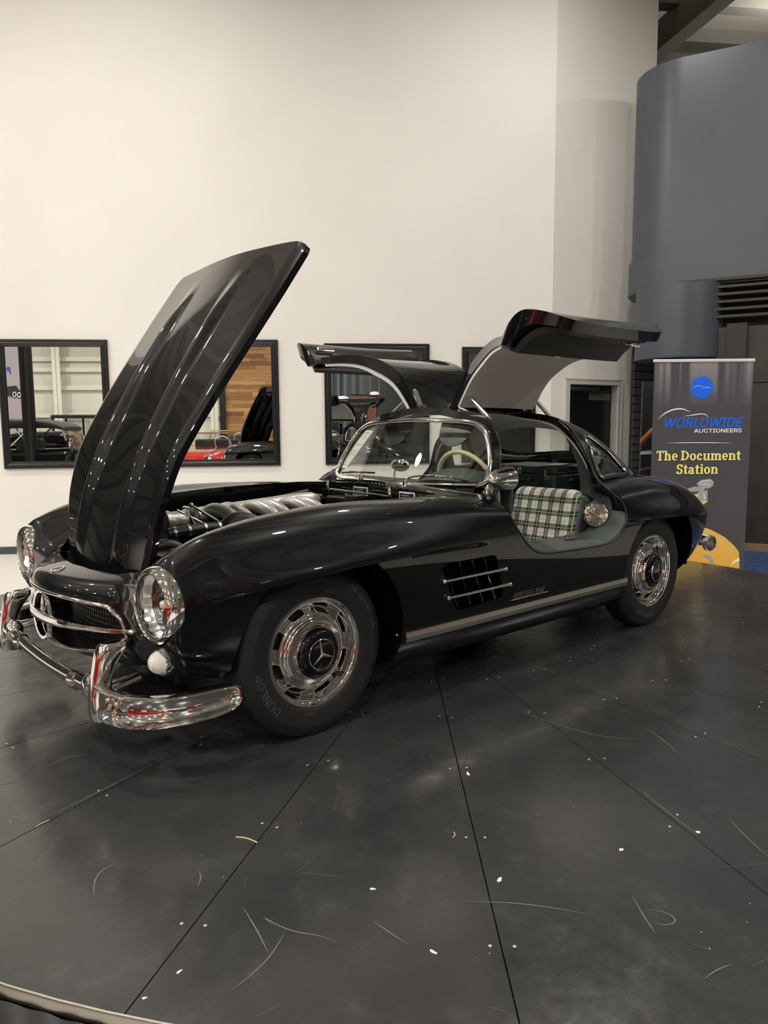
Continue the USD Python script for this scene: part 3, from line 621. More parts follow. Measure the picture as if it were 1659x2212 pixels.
# ---------------------------------------------------------------- gullwing doors, swung up about the roof hinges
DPHI = math.radians(66.0)
def door_pose_M(s):
    return R(s*DPHI, [1, 0, 0], [0, s*HINGE_Y, HINGE_Z])
inner_door = manN(tub(.05, 120), 40)+manN(house(.045), 40)
WINPOLY = Polygon(spline([(1.36, 1.150), (1.30, 1.06), (1.215, .945), (1.195, .905), (1.5, .902), (1.88, .905), (1.895, .97), (1.91, 1.08), (1.935, 1.145), (1.65, 1.160)], 70, True)).buffer(-.012).buffer(.012)
def tfN(M_, mx):
    v, f, n = fromN(M_); v = v@mx[:3, :3].T+mx[:3, 3]; n = n@mx[:3, :3].T
    return (v, f, n)
def door(s):
    cutp = Polygon(DOORPOLY).buffer(-.004); pr = manN(oriented(prism_y(list(cutp.exterior.coords), s*(HINGE_Y+.003), s*1.2)), 30)
    sh = (OUTER ^ pr)
    shell = sh-inner_door
    shell = shell-manN(oriented(prism_y(list(WINPOLY.exterior.coords), s*.30, s*.9)), 30)
    Mx = door_pose_M(s); v, f, n = tfN(shell, Mx)
    side = 'near' if s < 0 else 'far'
    D = obj('door', (v, f), paint, CAR, normals=n, label=f'{side} gullwing door standing open above the roof')
    # inner lining: pale roof part, dark green lower panel
    def lining(poly, inset, z0, z1, mt, name, y0=.16):
        q = manN(tub(inset, 120), 40)+manN(house(inset-.006), 40)
        pz = Polygon(poly).buffer(-.012).intersection(sbox(0, z0, 4, z1))
        p2 = manN(oriented(prism_y(list(pz.exterior.coords), s*y0, s*1.2)), 30)
        sl = (q ^ p2)-((manN(tub(inset+.02, 120), 40)+manN(house(inset+.012), 40)))
        v, f, n = tfN(sl, Mx); return obj(name, (v, f), mt, D, normals=n)
    lining(DOORPOLY, .052, .872, 1.44, headliner, 'headlining')
    low = Polygon(DOORPOLY).buffer(-.045)
    lining(list(low.exterior.coords), .055, .50, .868, dark_green, 'door_card', .3)
    # window pane
    q = (manN(house(.012), 40) ^ manN(oriented(prism_y(list(WINPOLY.buffer(.006).exterior.coords), s*.30, s*.9)), 30))-manN(house(.016), 40)
    v, f, n = tfN(q, Mx); obj('window_pane', (v, f), glass, D, normals=n)
    return D, Mx
DOORS = {s: door(s) for s in (-1, 1)}
# ---------------------------------------------------------------- glass and bright trim of the cabin
def loop3(poly, fx, n=220):
    L = poly.exterior; return np.array([fx(*L.interpolate(k/n, normalized=True).coords[0]) for k in range(n)])
wsl = loop3(WSPOLY, lambda y, z: (ws_x(y, z)-.004, y, z))
zz, yy = np.meshgrid(np.linspace(.86, 1.225, 22), np.linspace(-.66, .66, 41), indexing='xy')
ysg = np.linspace(-.66, .66, 61); zsg = np.linspace(.86, 1.23, 25); Y, Z = np.meshgrid(ysg, zsg, indexing='ij'); GS = thick(np.stack([ws_x(Y, Z)+.006, Y, Z], -1), .005, np.array([1., 0, 0]))
wsm = man(oriented(GS)) ^ man(oriented(prism_x(list(WSPOLY.buffer(.012).exterior.coords), .8, 1.6)))
WS = obj('windscreen', wsm, glass, CAR, smooth=40)
out = np.stack([-np.ones(len(wsl)), 0*wsl[:, 0], .6*np.ones(len(wsl))], 1)
obj('windscreen_trim', sweep(wsl, circ2(.0075, 10, .014), True, up=out), chrome, WS, smooth=60, label='chrome windscreen surround')
for s in (-1, 1):
    ql = loop3(QPOLY, lambda x, z: (x, 0, z))
    # the side surface of the greenhouse under each point
    def side_y(x, z):
        g = {k: float(f(x)) for k, f in G_.items()}; return float(np.interp(z, [.78, .90, g['z2'], g['z3'], g['z4'], g['z5']], [g['w0'], g['w1'], g['w2'], g['w3'], g['w4'], 0]))
    ql[:, 1] = [s*(side_y(x, z)-.001) for x, _, z in ql]
    q = obj('quarter_window', thick(np.stack([np.stack([(ql*w+(1-w)*ql.mean(0)) for w in (1.0, .5, 0.02)], 0)], 0)[0]+[0, -s*.012, 0], .003), glass, CAR, label=('near' if s < 0 else 'far')+' rear quarter window')
    obj('quarter_trim', sweep(ql+[0, s*.003, 0], circ2(.006, 8, .012), True, up=(0, s, 0.01)), chrome, q, smooth=60)
# rear window pane
hv_, hf_ = house(.010); rp = (man(oriented((hv_, hf_)))-man(oriented(house(.014)))) ^ man(oriented(extrude(RPOLY.buffer(.01), .5, .9)))
obj('rear_window', rp, glass, CAR, smooth=40)
# roof gutter strip along the front edge of each door opening, and black rubber seal round it
def outer_y(x, z):
    if z > .905 or (z > .86 and x > 1.2):
        return side_y(x, z)
    g = {k: float(f(x)) for k, f in F_.items()}; return float(np.interp(z, [g['zb'], g['zs'], g['zl'], g['zq'], g['zc']], [g['yb'], g['ys'], g['yl'], g['yq'], g['yc']]))
dpl = Polygon(DOORPOLY[:110]).exterior
for s in (-1, 1):
    seg = [(x, s*max(outer_y(x, z), HINGE_Y+.02), z) for x, z in DOORPOLY[:28]]
    seg = [(1.385, s*(HINGE_Y+.03), 1.284), (1.375, s*.24, 1.272), (1.37, s*.36, 1.245)]+[q for q in seg if q[2] < 1.215]
    obj('roof_gutter', tube(GF(np.array(seg), 1.5, axis=0, mode='nearest'), .005, 8), chrome, CAR, smooth=60, label=('near' if s < 0 else 'far')+' chrome gutter strip along the door opening')
    sl = [(x, s*(outer_y(x, z)-.004), z) for x, z in DOORPOLY[18:110]]
    obj('door_seal', tube(GF(np.array(sl), 1.5, axis=0, mode='nearest'), .008, 8), hose, CAR, smooth=60)
    # two hinges and two gas struts on each door
    for k, hx in enumerate((1.42, 1.975)):
        hgn = cat(box((hx, s*.15, 1.283 if k == 0 else 1.268), (.06, .09, .014), .004), tf(box((0, -s*.065 if s > 0 else .065, .0), (.035, .10, .012), .004), T(hx, s*HINGE_Y, HINGE_Z+.008)@R(s*math.radians(62-180), [1, 0, 0])), rod((hx-.03, s*HINGE_Y, HINGE_Z+.015), (hx+.03, s*HINGE_Y, HINGE_Z+.015), .011))
        obj('door_hinge', hgn, chrome, CAR)
# windscreen sticker sheet (auction card) behind the far side of the glass is a thing of its own
def ws_pt(y, z, off=.0): return np.array([ws_x(np.array(y), np.array(z))+off, y, z], float)
# wipers
for s, yb, yt in ((1, .16, .44), (-1, -.20, .10)):
    piv = np.array([.985, yb, .893]); tip = ws_pt(yb+.34 if s > 0 else yb-.36, .905, -.012)
    mid = (piv+ws_pt(yb+.02*s, .93, -.02))/2
    w = obj('wiper_arm', tube(spline([piv, piv+[.02, .01*s, .022], (piv+tip)/2+[-.01, 0, .03], tip+[0, -.14*s, .012]], 16), .0045, 8), chrome, CAR, smooth=60)
    obj('wiper_blade', tube(spline([tip+[0, -.30*s, .012], tip+[-.004, -.15*s, .010], tip], 14), .006, 6), hose, w, smooth=60)
    obj('wiper_pivot', tf(lathe([(0, .02), (.012, .02), (.016, .008), (.02, 0), (0, 0)], 16), T(*(piv-[0, 0, .014]))), chrome, w)
# cowl air slots in front of the windscreen
sl = []
for k in range(15):
    y = .02+.021*k if False else -.02+.028*k; x = 1.005+.16*y*y; sl.append(tf(box((0, 0, 0), (.055, .013, .007), .003), T(x-.025, y, hood_z(x-.02, y)+.002)@R(.25, [0, 1, 0])))
obj('cowl_slats', cat(*sl), paint, CAR, label='row of cowl air slots')
# rear view mirror on the dashboard
mp = np.array([1.17, .04, .965])
mi = obj('inside_mirror', tf(m3.Manifold.sphere(1, 40), T(*mp)@np.diag([.022, .075, .036, 1])), chrome, CAR, smooth=60)
obj('mirror_stem', rod(mp+[0, .045, -.03], (1.15, .07, .885), .006), chrome, mi)
# near side wing mirror, a chrome bullet on a short foot
wm = np.array([1.125, -.735, .930])
prof = [(0, -.10), (.018, -.092), (.034, -.072), (.047, -.04), (.054, -.005), (.056, .03), (.055, .045), (.049, .050), (.046, .047), (0, .047)]
ax = np.array([.95, -.12, .06]); ax /= np.linalg.norm(ax); e1 = np.cross([0, 0, 1], ax); e1 /= np.linalg.norm(e1); e2 = np.cross(ax, e1)
WM = obj('wing_mirror', tf(lathe(prof, 40), frame(wm, e1, e2, ax)), chrome, CAR, smooth=50, label='chrome bullet wing mirror')
foot = np.array([1.065, -.70, .868])
obj('mirror_foot', sweep(spline([foot+[0, 0, -.012], foot+[.005, 0, .02], wm+[-.03, .012, -.042]], 10), circ2(.013, 12, .022), scale=np.linspace(1.35, .8, 10), up=(0, 1, .1)), chrome, WM, smooth=60)
obj('mirror_gasket', tf(lathe([(0, .004), (.03, .004), (.036, 0), (0, -.004)], 24), T(foot[0], foot[1], .862)@R(.25, [1, 0, 0])), hose, WM)
# flush door handle recess and bonnet catch trim on the near side wing
# chrome sill strips with square front end
for s in (-1, 1):
    xs = np.linspace(.405, 2.055, 30); yv = np.array([max(outer_y(x, .32), .79) for x in xs]); P = np.stack([xs, s*(yv+.006), np.full_like(xs, .318)+.0*xs], 1)
    obj('sill_strip', sweep(P, [(-.0, -.022), (.0085*s*-1, -.020), (.013*s*-1, 0), (.0085*s*-1, .020), (0, .022)][::(1 if s > 0 else -1)], up=(0, 0, 1)), bright_alu, CAR, smooth=25, label=('near' if s < 0 else 'far')+' bright sill strip')
    # lower sill panel
    obj('jacking_plug', tf(lathe([(0, .004), (.018, .004), (.022, 0), (0, 0)], 24), frame((1.25, s*.775, .205), [1, 0, 0], [0, 0, s], [0, s, 0])), jet, CAR)
# side outlets: vertical gill blades and two chrome bars
for s in (-1, 1):
    vent = obj('side_vent', oriented(prism_y(list(VENT.buffer(.004).exterior.coords), s*.748, s*.752)), jet, CAR, label=('near' if s < 0 else 'far')+' side air outlet')
    for k in range(4):
        x0 = .665+.082*k
        xs = [x0, x0+.012, x0+.04, x0+.075]; ys = [.832, .826, .795, .757]
        G = np.stack([np.stack([np.array([x+dx, s*y, z]) for x, y in zip(xs, ys)]) for z, dx in ((.595, -.03+.0), (.54, -.015), (.45, .02), (.395, .045))])
        obj('vent_blade', thick(G, .006), paint, vent, smooth=60)
    for z, xa, xb in ((.526, .617, 1.02), (.449, .648, 1.057)):
        q = [(xa+(xb-xa)*k/12, s*(outer_y(xa+(xb-xa)*k/12, z)+.012), z) for k in range(13)]
        b = obj('vent_bar', tube(q, .007, 10), chrome, vent, smooth=60)
        obj('bar_end', cat(*[tf(m3.Manifold.sphere(.011, 24), T(*e)) for e in (q[0], q[-1])]), chrome, b, smooth=60)
    # script badge behind the outlet
    t = text('MERCEDES-BENZ', .028, .003); v = t[0]; w = v[:, 0].max(); xs = 1.095+v[:, 0]/w*.235 if s < 0 else 1.33-v[:, 0]/w*.235
    base = [(1.08+.28*k/8, s*(outer_y(1.08+.28*k/8, .372)+.003), .365+.0015) for k in range(9)]
    obj('script_badge', cat(oriented((np.stack([xs+.18*(v[:, 1])*(1 if s < 0 else -1), [s*(outer_y(x, .385)+.001+d) for x, d in zip(xs, v[:, 2])], .369+v[:, 1]], 1), t[1])), tube(base, .0022, 6)), chrome, CAR, smooth=False)
# round stud by the front wheel arch
obj('arch_stud', tf(m3.Manifold.sphere(.007, 16), T(.37, -.815, .335)), chrome, CAR)
# ---------------------------------------------------------------- wheels
def tyre_mesh():
    half = [(.20, 0), (.200, .052), (.204, .066), (.212, .072), (.225, .0775), (.232, .0775), (.234, .0788), (.262, .082), (.278, .0815), (.284, .0822), (.287, .0815), (.302, .0765), (.316, .0695), (.324, .064), (.3285, .060), (.331, .054), (.333, .048), (.333, .046), (.328, .0455), (.328, .0425), (.3342, .042), (.3347, .028), (.329, .0275), (.329, .0245), (.335, .024), (.3352, .009), (.3295, .0085), (.3295, .0055), (.3352, .005), (.3354, 0)]
    prof = half+[(r, -z) for r, z in half[-2:0:-1]]; P = np.array(prof+[prof[0]]); n = 288; v, f = lathe(P, n); V = v.reshape(len(P), n, 3); a = np.arange(n)
    for i, (r, z) in enumerate(P):
        if .314 < r < .332 and abs(z) > .05: V[i, :, :2] *= (1-.006*((a % 3) == 2))[:, None] if r > .322 else (1-.0025*((a % 3) == 2))[:, None]
    return V.reshape(-1, 3), f
TY = tyre_mesh()
def ring_text(s, h, r, mid, depth=.0012, bold=True, z0=.0812, squeeze=1.0):
    v, f = text(s, h, depth, bold); x = (v[:, 0]-(v[:, 0].max()+v[:, 0].min())/2)*squeeze; a = mid-x/r; rr = r-h/2+v[:, 1]
    zs = np.interp(rr, [.225, .262, .284, .302, .316], [.0775, .082, .0822, .0765, .0695])
    return np.stack([rr*np.cos(a), rr*np.sin(a), zs+v[:, 2]-.0003], 1), f
def rim_solid():
    pr = [(.203, .040), (.207, .058), (.2135, .062), (.2145, .069), (.2115, .0745), (.206, .0735), (.2035, .066), (.200, .060), (.195, .0575), (.190, .0585), (.1875, .054), (.184, .044), (.180, .040), (.1765, .034), (.174, .020), (.171, .0135), (.167, .013), (.162, .0185), (.150, .042), (.146, .0475), (.140, .050), (.130, .050), (0, .050), (0, .040), (.134, .040), (.141, .038), (.150, .028), (.160, .008), (.168, .004), (.176, .006), (.180, .026), (.186, .034), (.196, .045), (.203, .040)]
    return manN(oriented(lathe(pr, 96)), 40)
RIM = rim_solid()
for k in range(8):
    a = math.radians(22+45*k); c = Point(.1585, 0).buffer(.001); sl = LineString([(.1585*math.cos(t), .1585*math.sin(t)) for t in np.linspace(-.155, .155, 9)]).buffer(.0095)
    RIM = RIM-manN(oriented(tf(extrude(sl, .1, -.02), R(a, [0, 0, 1]))), 30)
slot_lip = []
for k in range(8):
    a = math.radians(22+45*k); sl = LineString([(.1585*math.cos(t), .1585*math.sin(t)) for t in np.linspace(-.155, .155, 9)]).buffer(.0105)
    L = np.array(sl.exterior.coords)[:-1]; slot_lip.append(tf(sweep(np.column_stack([L, np.interp(np.hypot(L[:, 0], L[:, 1]), [.146, .150, .162, .167, .171], [.0485, .043, .0195, .014, .0145])]), circ2(.0022, 6), True), R(a, [0, 0, 1])))
RIMV = fromN(RIM)
HUB = lathe([(.141, .046), (.140, .054), (.136, .060), (.130, .062), (.128, .066), (.1235, .0695), (.112, .0710), (.106, .0725), (.1035, .079), (.1015, .086), (.0985, .0895), (.0965, .0885), (.0955, .083), (0, .083)], 72)
DISC = lathe([(.0965, .085), (.092, .094), (.082, .102), (.066, .1085), (.045, .1125), (.02, .1145), (.0001, .115)], 64)
def dome_z(r): return np.interp(r, [0, .02, .045, .066, .082, .092], [.115, .1145, .1125, .1085, .102, .094])
def star3(R_, w):
    """raised three pointed star in a ring"""
    vs, fs = [], []
    for k in range(3):
        a = PI/2+k*2*PI/3; d = np.array([math.cos(a), math.sin(a)]); n = np.array([-d[1], d[0]]); b1 = np.array([math.cos(a+PI/3), math.sin(a+PI/3)])*w; b2 = np.array([math.cos(a-PI/3), math.sin(a-PI/3)])*w
        tip = d*R_; o = len(vs); vs += [[0, 0, .0065], [*tip, .002], [*b1, 0], [*b2, 0], [0, 0, -.001]]; fs += [[o, o+1, o+2], [o, o+3, o+1], [o+4, o+2, o+1], [o+4, o+1, o+3]]
    return np.array(vs, float), np.array(fs)
def on_dome(m):
    v, f = arr(m); v = v.copy(); v[:, 2] += dome_z(np.hypot(v[:, 0], v[:, 1])); return v, f
STAR = on_dome(cat(star3(.057, .0085), sweep(np.stack([.0585*np.cos(np.linspace(0, 2*PI, 61)[:-1]), .0585*np.sin(np.linspace(0, 2*PI, 61)[:-1]), 0*np.linspace(0, 1, 60)], 1), circ2(.0026, 8), True)))
TXT = {0: cat(ring_text('DUNLOP', .030, .262, math.radians(207), squeeze=1.12), ), 1: ring_text('SP SPORT D8', .019, .285, math.radians(32), squeeze=1.35)}
SMALL = cat(ring_text('185 VR 15', .009, .236, math.radians(262), .0008), ring_text('TUBELESS', .009, .236, math.radians(75), .0008))
def wheel(x, yc, s, rot, steer=0, spin=0):
    o = np.array([s*-1*-1, 0, 0]) if False else None
    e1 = np.array([1.0 if s < 0 else -1.0, 0, 0]); e2 = np.array([0, 0, 1.0]); e3 = np.array([0, float(s), 0])
    B = frame((x, s*yc, .328), e1, e2, e3); BT = B@R(rot, [0, 0, 1])
    pos = ('front' if x < 1 else 'rear')+(' near' if s < 0 else ' far')
    v, f, n = RIMV; Rr = BT; vv = v@Rr[:3, :3].T+Rr[:3, 3]; nn = n@Rr[:3, :3].T
    w = obj('wheel_rim', (vv, f), chrome, CAR, normals=nn, label=pos+' chrome wheel')
    [obj('slot_edge', tf(e_, BT), chrome, w, smooth=60) for e_ in slot_lip]
    t = tf(TY, B); t[0][:, 2] = np.maximum(t[0][:, 2], .0004); obj('tyre', t, rubber, w, smooth=38)
    [obj('tyre_lettering', tf(e_, BT), rubber_text, w, smooth=False) for e_ in TXT.values()]
    obj('tyre_small_print', tf(SMALL, BT), rubber_text, w, smooth=False)
    obj('hub_cap', tf(HUB, B), chrome, w, smooth=40); obj('hub_disc', tf(DISC, B), paint, w, smooth=50)
    obj('star_emblem', tf(STAR, B@R(spin, [0, 0, 1])), chrome, w, smooth=25)
    obj('brake_drum', tf(lathe([(0, -.06), (.165, -.06), (.175, -.03), (.172, .004), (0, .004)], 40), B), matte_black, w)
for s in (-1, 1):
    wheel(0, .6925, s, 0, spin=math.radians(10)); wheel(2.4, .7175, s, math.radians(48), spin=math.radians(-22))
# chassis floor, inner wings and axles hide the daylight under the car
und = [box((1.25, 0, .20), (1.75, 1.36, .06), .02), box((-.30, 0, .30), (.50, .9, .06), .02), box((2.95, 0, .32), (.80, .95, .08), .03), box((.0, 0, .25), (.85, .76, .10), .03), box((2.42, 0, .27), (.7, .78, .1), .03)]
obj('underside', cat(*und), matte_black, CAR)
iw = []
for s in (-1, 1):
    iw += [box((.02, s*.455, .48), (.90, .02, .52), .005), box((2.44, s*.455, .48), (.90, .02, .52), .005), box((.42, s*.60, .46), (.02, .32, .42), .005), box((-.40, s*.60, .50), (.02, .34, .36), .005), box((2.03, s*.62, .42), (.02, .36, .40), .005), box((2.86, s*.60, .50), (.02, .34, .40), .005)]
[obj('inner_wing', e_, matte_black, CAR) for e_ in iw]
# ---------------------------------------------------------------- lamps, radiator opening, bumpers
def axis_frame(o, ax, up=(0, 0, 1)):
    ax = np.array(ax, float); ax /= np.linalg.norm(ax); e1 = np.cross(up, ax); e1 /= np.linalg.norm(e1); return frame(o, e1, np.cross(ax, e1), ax)
for s in (-1, 1):
    nm = 'near' if s < 0 else 'far'
    Fh = axis_frame((-.588, s*.700, .598), (-1, s*.05, .0))
    hl = obj('headlamp_ring', tf(lathe([(.120, -.02), (.1345, -.016), (.1365, -.004), (.1345, .012), (.128, .026), (.119, .036), (.1135, .038), (.110, .034), (.109, .026), (.111, .014), (.112, -.01), (.120, -.02)], 72), Fh), chrome, CAR, smooth=50, label=nm+' chrome headlamp')
    obj('headlamp_gasket', tf(lathe([(.1135, .030), (.1115, .0325), (.1085, .031), (.108, .024), (.1125, .022), (.1135, .030)], 64), Fh), hose, hl, smooth=60)
    a = np.linspace(0, 2*PI, 73)[:-1]; prof = [(.1095, .024), (.100, .032), (.085, .039), (.06, .046), (.03, .0495), (.0005, .0505)]
    obj('headlamp_glass', tf(lathe(prof, 64), Fh), lens, hl, smooth=True)
    rf = lathe([(.112, .012), (.105, -.012), (.09, -.036), (.07, -.055), (.045, -.068), (.02, -.074), (.0005, -.075)], 96); V = rf[0]; ang = np.arctan2(V[:, 1], V[:, 0]); V[:, 2] += .0035*np.sin(ang*14)*np.clip(np.hypot(V[:, 0], V[:, 1])/.1, 0, 1)+.002*np.sin(V[:, 0]*190)
    obj('headlamp_reflector', tf((V, rf[1]), Fh), pbr('lamp_reflector', (.92, .91, .89), .22, 1) if s < 0 else '/World/Looks/lamp_reflector', hl, smooth=True)
    obj('headlamp_bulb', tf(lathe([(0, .0), (.012, -.004), (.016, -.02), (.012, -.04), (.010, -.07)], 20), Fh), milk, hl, smooth=True)
    # ribbed turn lamp under it
    Ft = axis_frame((-.583, s*.690, .400), (-1, s*.04, -.04))
    tb = obj('turn_lamp_base', tf(lathe([(0, -.04), (.040, -.04), (.049, -.01), (.050, .004), (.046, .010), (.041, .010), (0, .008)], 40), Ft), chrome, CAR, smooth=45, label=nm+' ribbed turn lamp')
    rp = [(.040, .008)]
    for k in range(7): r0 = .041*math.sqrt(max(.02, 1-((k+.2)/7.2)**1.7)); rp += [(r0, .010+.0052*k), (r0-.0008, .0138+.0052*k)]
    rp += [(.006, .0475), (.0004, .048)]
    obj('turn_lamp_lens', tf(lathe(rp, 36), Ft), milk, tb, smooth=25)
# radiator opening: bright surround, mesh, wing bar and the big star
def nose_x(y, z): 
    a = np.abs(y); return -.760+.70*a*a+np.interp(z, [.33, .40, .46, .53, .58], [.05, .022, .008, 0, .003])
gl = loop3(GPOLY, lambda y, z: (nose_x(y, z)-.002, y, z), 200)
gr = obj('grille_surround', sweep(gl, circ2(.009, 10, .0075), True, up=(-1, 0, 0)), chrome, CAR, smooth=60, label='chrome radiator surround')
ys = np.linspace(-.495, .495, 61); P = np.stack([nose_x(ys, .465+0*ys)-.012+.02*(np.abs(ys) > .47), ys, np.full_like(ys, .463)], 1); sc_ = np.interp(np.abs(ys), [0, .1, .40, .495], [1, 1, .55, .35])
obj('grille_bar', sweep(P, [(.016, 0), (.010, .016), (0, .021), (-.012, .016), (-.016, 0), (-.012, -.016), (0, -.021), (.010, -.016)], up=(0, 0, 1), scale=sc_), chrome, gr, smooth=50)
for s in (-1, 1): obj('bar_end_clip', tf(m3.Manifold.sphere(.013, 20), T(nose_x(.475, .465)-.005, s*.478, .463)@np.diag([1, 1.5, .9, 1])), chrome, gr, smooth=60)
sf = axis_frame((-.752, 0, .465), (-1, 0, 0.02)); a = np.linspace(0, 2*PI, 81)[:-1]
sv, sfc = star3(.088, .016); sv[:, 2] *= 2.2
obj('star_emblem', tf(cat((sv, sfc), sweep(np.stack([.092*np.cos(a), .092*np.sin(a), 0*a], 1), [(-.007, -.010), (.004, -.012), (.008, 0), (.004, .012), (-.007, .010)], True)), sf), chrome, gr, smooth=35, label='large chrome star in a ring')
mesh_ = []
for k in range(46): 
    y = -.45+.02*k; mesh_.append(box((-.585+.55*y*y, y, .46), (.004, .0045, .25)))
for k in range(13):
    z = .345+.02*k; yy_ = np.linspace(-.46, .46, 17); mesh_.append(sweep(np.stack([-.584+.55*yy_**2, yy_, np.full(17, z)], 1), [(-.002, -.0022), (.002, -.0022), (.002, .0022), (-.002, .0022)]))
obj('radiator_mesh', cat(*mesh_), pbr('dark_mesh', (.05, .048, .044), .35, .7), gr, smooth=False)
obj('radiator_back', box((-.50, 0, .46), (.02, .95, .34)), matte_black, gr)
# round bonnet badge on the nose
Fb = axis_frame((-.690, .0, .6315), (-.22, 0, 1), (1, 0, 0))
bd_ = obj('nose_badge', tf(lathe([(.0, .003), (.020, .003), (.022, .006), (.028, .006), (.030, .002), (.030, -.004)], 40), Fb), chrome, CAR, smooth=40)
obj('badge_star', tf(tf(star3(.020, .0035), np.diag([1, 1, .5, 1])), Fb@T(0, 0, .003)), chrome, bd_, smooth=20)
# bumper: corner blades, overriders and the middle bar
for s in (-1, 1):
    nm = 'near' if s < 0 else 'far'
    Pb = spline([(-.745, s*.565, .272), (-.748, s*.63, .272), (-.728, s*.705, .272), (-.665, s*.785, .273), (-.565, s*.835, .277), (-.46, s*.856, .283), (-.385, s*.862, .288)], 60)
    sec = [(-.030, .050), (-.012, .055), (.012, .050), (.028, .034), (.035, .010), (.034, -.016), (.026, -.040), (.010, -.052), (-.010, -.054), (-.016, -.050), (.004, -.044), (.020, -.026), (.024, 0), (.018, .028), (.004, .042), (-.028, .046)]
    if s > 0: sec = [(-a_, b_) for a_, b_ in sec][::-1]
    sec = [(a_*(1), b_) for a_, b_ in sec]
    k = np.linspace(0, 1, 60); sc2 = np.interp(k, [0, .03, .80, .93, .98, 1], [1.10, 1.13, 1.02, .86, .62, .35])
    bb = obj('bumper_blade', sweep(Pb, [(-a_, b_) for a_, b_ in sec][::-1], up=(0, 0, 1), scale=sc2), chrome, CAR, smooth=55, label=nm+' front bumper blade')
    # overrider: tall horn, waisted, leaning back at the top
    st_ = [(.198, -.770, -.715, .030), (.203, -.778, -.700, .037), (.235, -.785, -.706, .037), (.28, -.784, -.712, .034), (.33, -.777, -.710, .032), (.375, -.768, -.694, .032), (.415, -.760, -.668, .034), (.440, -.752, -.648, .035), (.455, -.742, -.645, .031), (.460, -.728, -.655, .018)]
    rows = []
    for z, xa, xb, hw in st_:
        t = np.linspace(0, 2*PI, 41)[:-1]; c, sn_ = np.cos(t), np.sin(t); e = .5
        rows.append(np.stack([(xa+xb)/2-np.sign(c)*np.abs(c)**e*(xb-xa)/2, s*.548+np.sign(sn_)*np.abs(sn_)**(.45)*hw*(1-.25*(c > 0)*c), np.full(40, z)], 1))
    rows = np.array(rows); zz_ = np.linspace(0, len(st_)-1, 40); from_ = np.arange(len(st_))
    rows = PCH(from_, rows, axis=0)(zz_); n_, k_ = rows.shape[:2]; v = rows.reshape(-1, 3); i, j = np.meshgrid(np.arange(n_-1), np.arange(k_), indexing='ij'); j2 = (j+1) % k_
    q = np.stack([i*k_+j, i*k_+j2, (i+1)*k_+j2, (i+1)*k_+j], -1).reshape(-1, 4); f = np.vstack([q[:, [0, 1, 2]], q[:, [0, 2, 3]]]); v = np.vstack([v, rows[0].mean(0)[None], rows[-1].mean(0)[None]]); jj = np.arange(k_); j2 = (jj+1) % k_
    f = np.vstack([f, np.stack([np.full(k_, n_*k_), j2, jj], 1), np.stack([np.full(k_, n_*k_+1), (n_-1)*k_+jj, (n_-1)*k_+j2], 1)])
    obj('overrider', oriented((v, f)), chrome, CAR, smooth=50, label=nm+' chrome overrider')
    # inboard knuckle joining overrider and middle bar
    obj('bumper_knuckle', tf(m3.Manifold.sphere(1, 40), T(-.742, s*.485, .30)@np.diag([.042, .06, .048, 1])), chrome, bb, smooth=60)
    obj('bumper_bracket', rod((-.60, s*.52, .31), (-.74, s*.55, .30), .02), chrome, bb, smooth=60)
yb_ = np.linspace(-.50, .50, 41); Pm = np.stack([-.757+.06*yb_**2, yb_, .279+.06*yb_**2], 1)
mb = obj('bumper_bar', sweep(Pm, circ2(.029, 20, .022), up=(0, 0, 1)), chrome, CAR, smooth=50, label='front bumper middle bar')
for yc_ in (-.33, .33): obj('bar_clamp', sweep([(-.757+.06*yc_**2, yc_-.017, .283), (-.757, yc_+.017, .283)], circ2(.035, 20, .028)), chrome, mb, smooth=40)
# rear bumper end, just showing past the tail
for s in (-1, 1):
    Pr = spline([(3.36, s*.68, .36), (3.48, s*.64, .355), (3.58, s*.55, .35), (3.62, s*.35, .35), (3.63, s*.10, .35)], 30)
    rb = obj('rear_bumper_blade', sweep(Pr, circ2(.045, 16, .022), up=(0, 0, 1)), chrome, CAR, smooth=60, label=('near' if s < 0 else 'far')+' rear bumper blade')
    obj('tail_lamp', tf(m3.Manifold.sphere(1, 30), T(3.34, s*.60, .50)@np.diag([.06, .03, .075, 1])), pbr('red_lamp', (.25, .004, .004), .1, coat=1) if s < 0 else '/World/Looks/red_lamp', CAR, smooth=60)
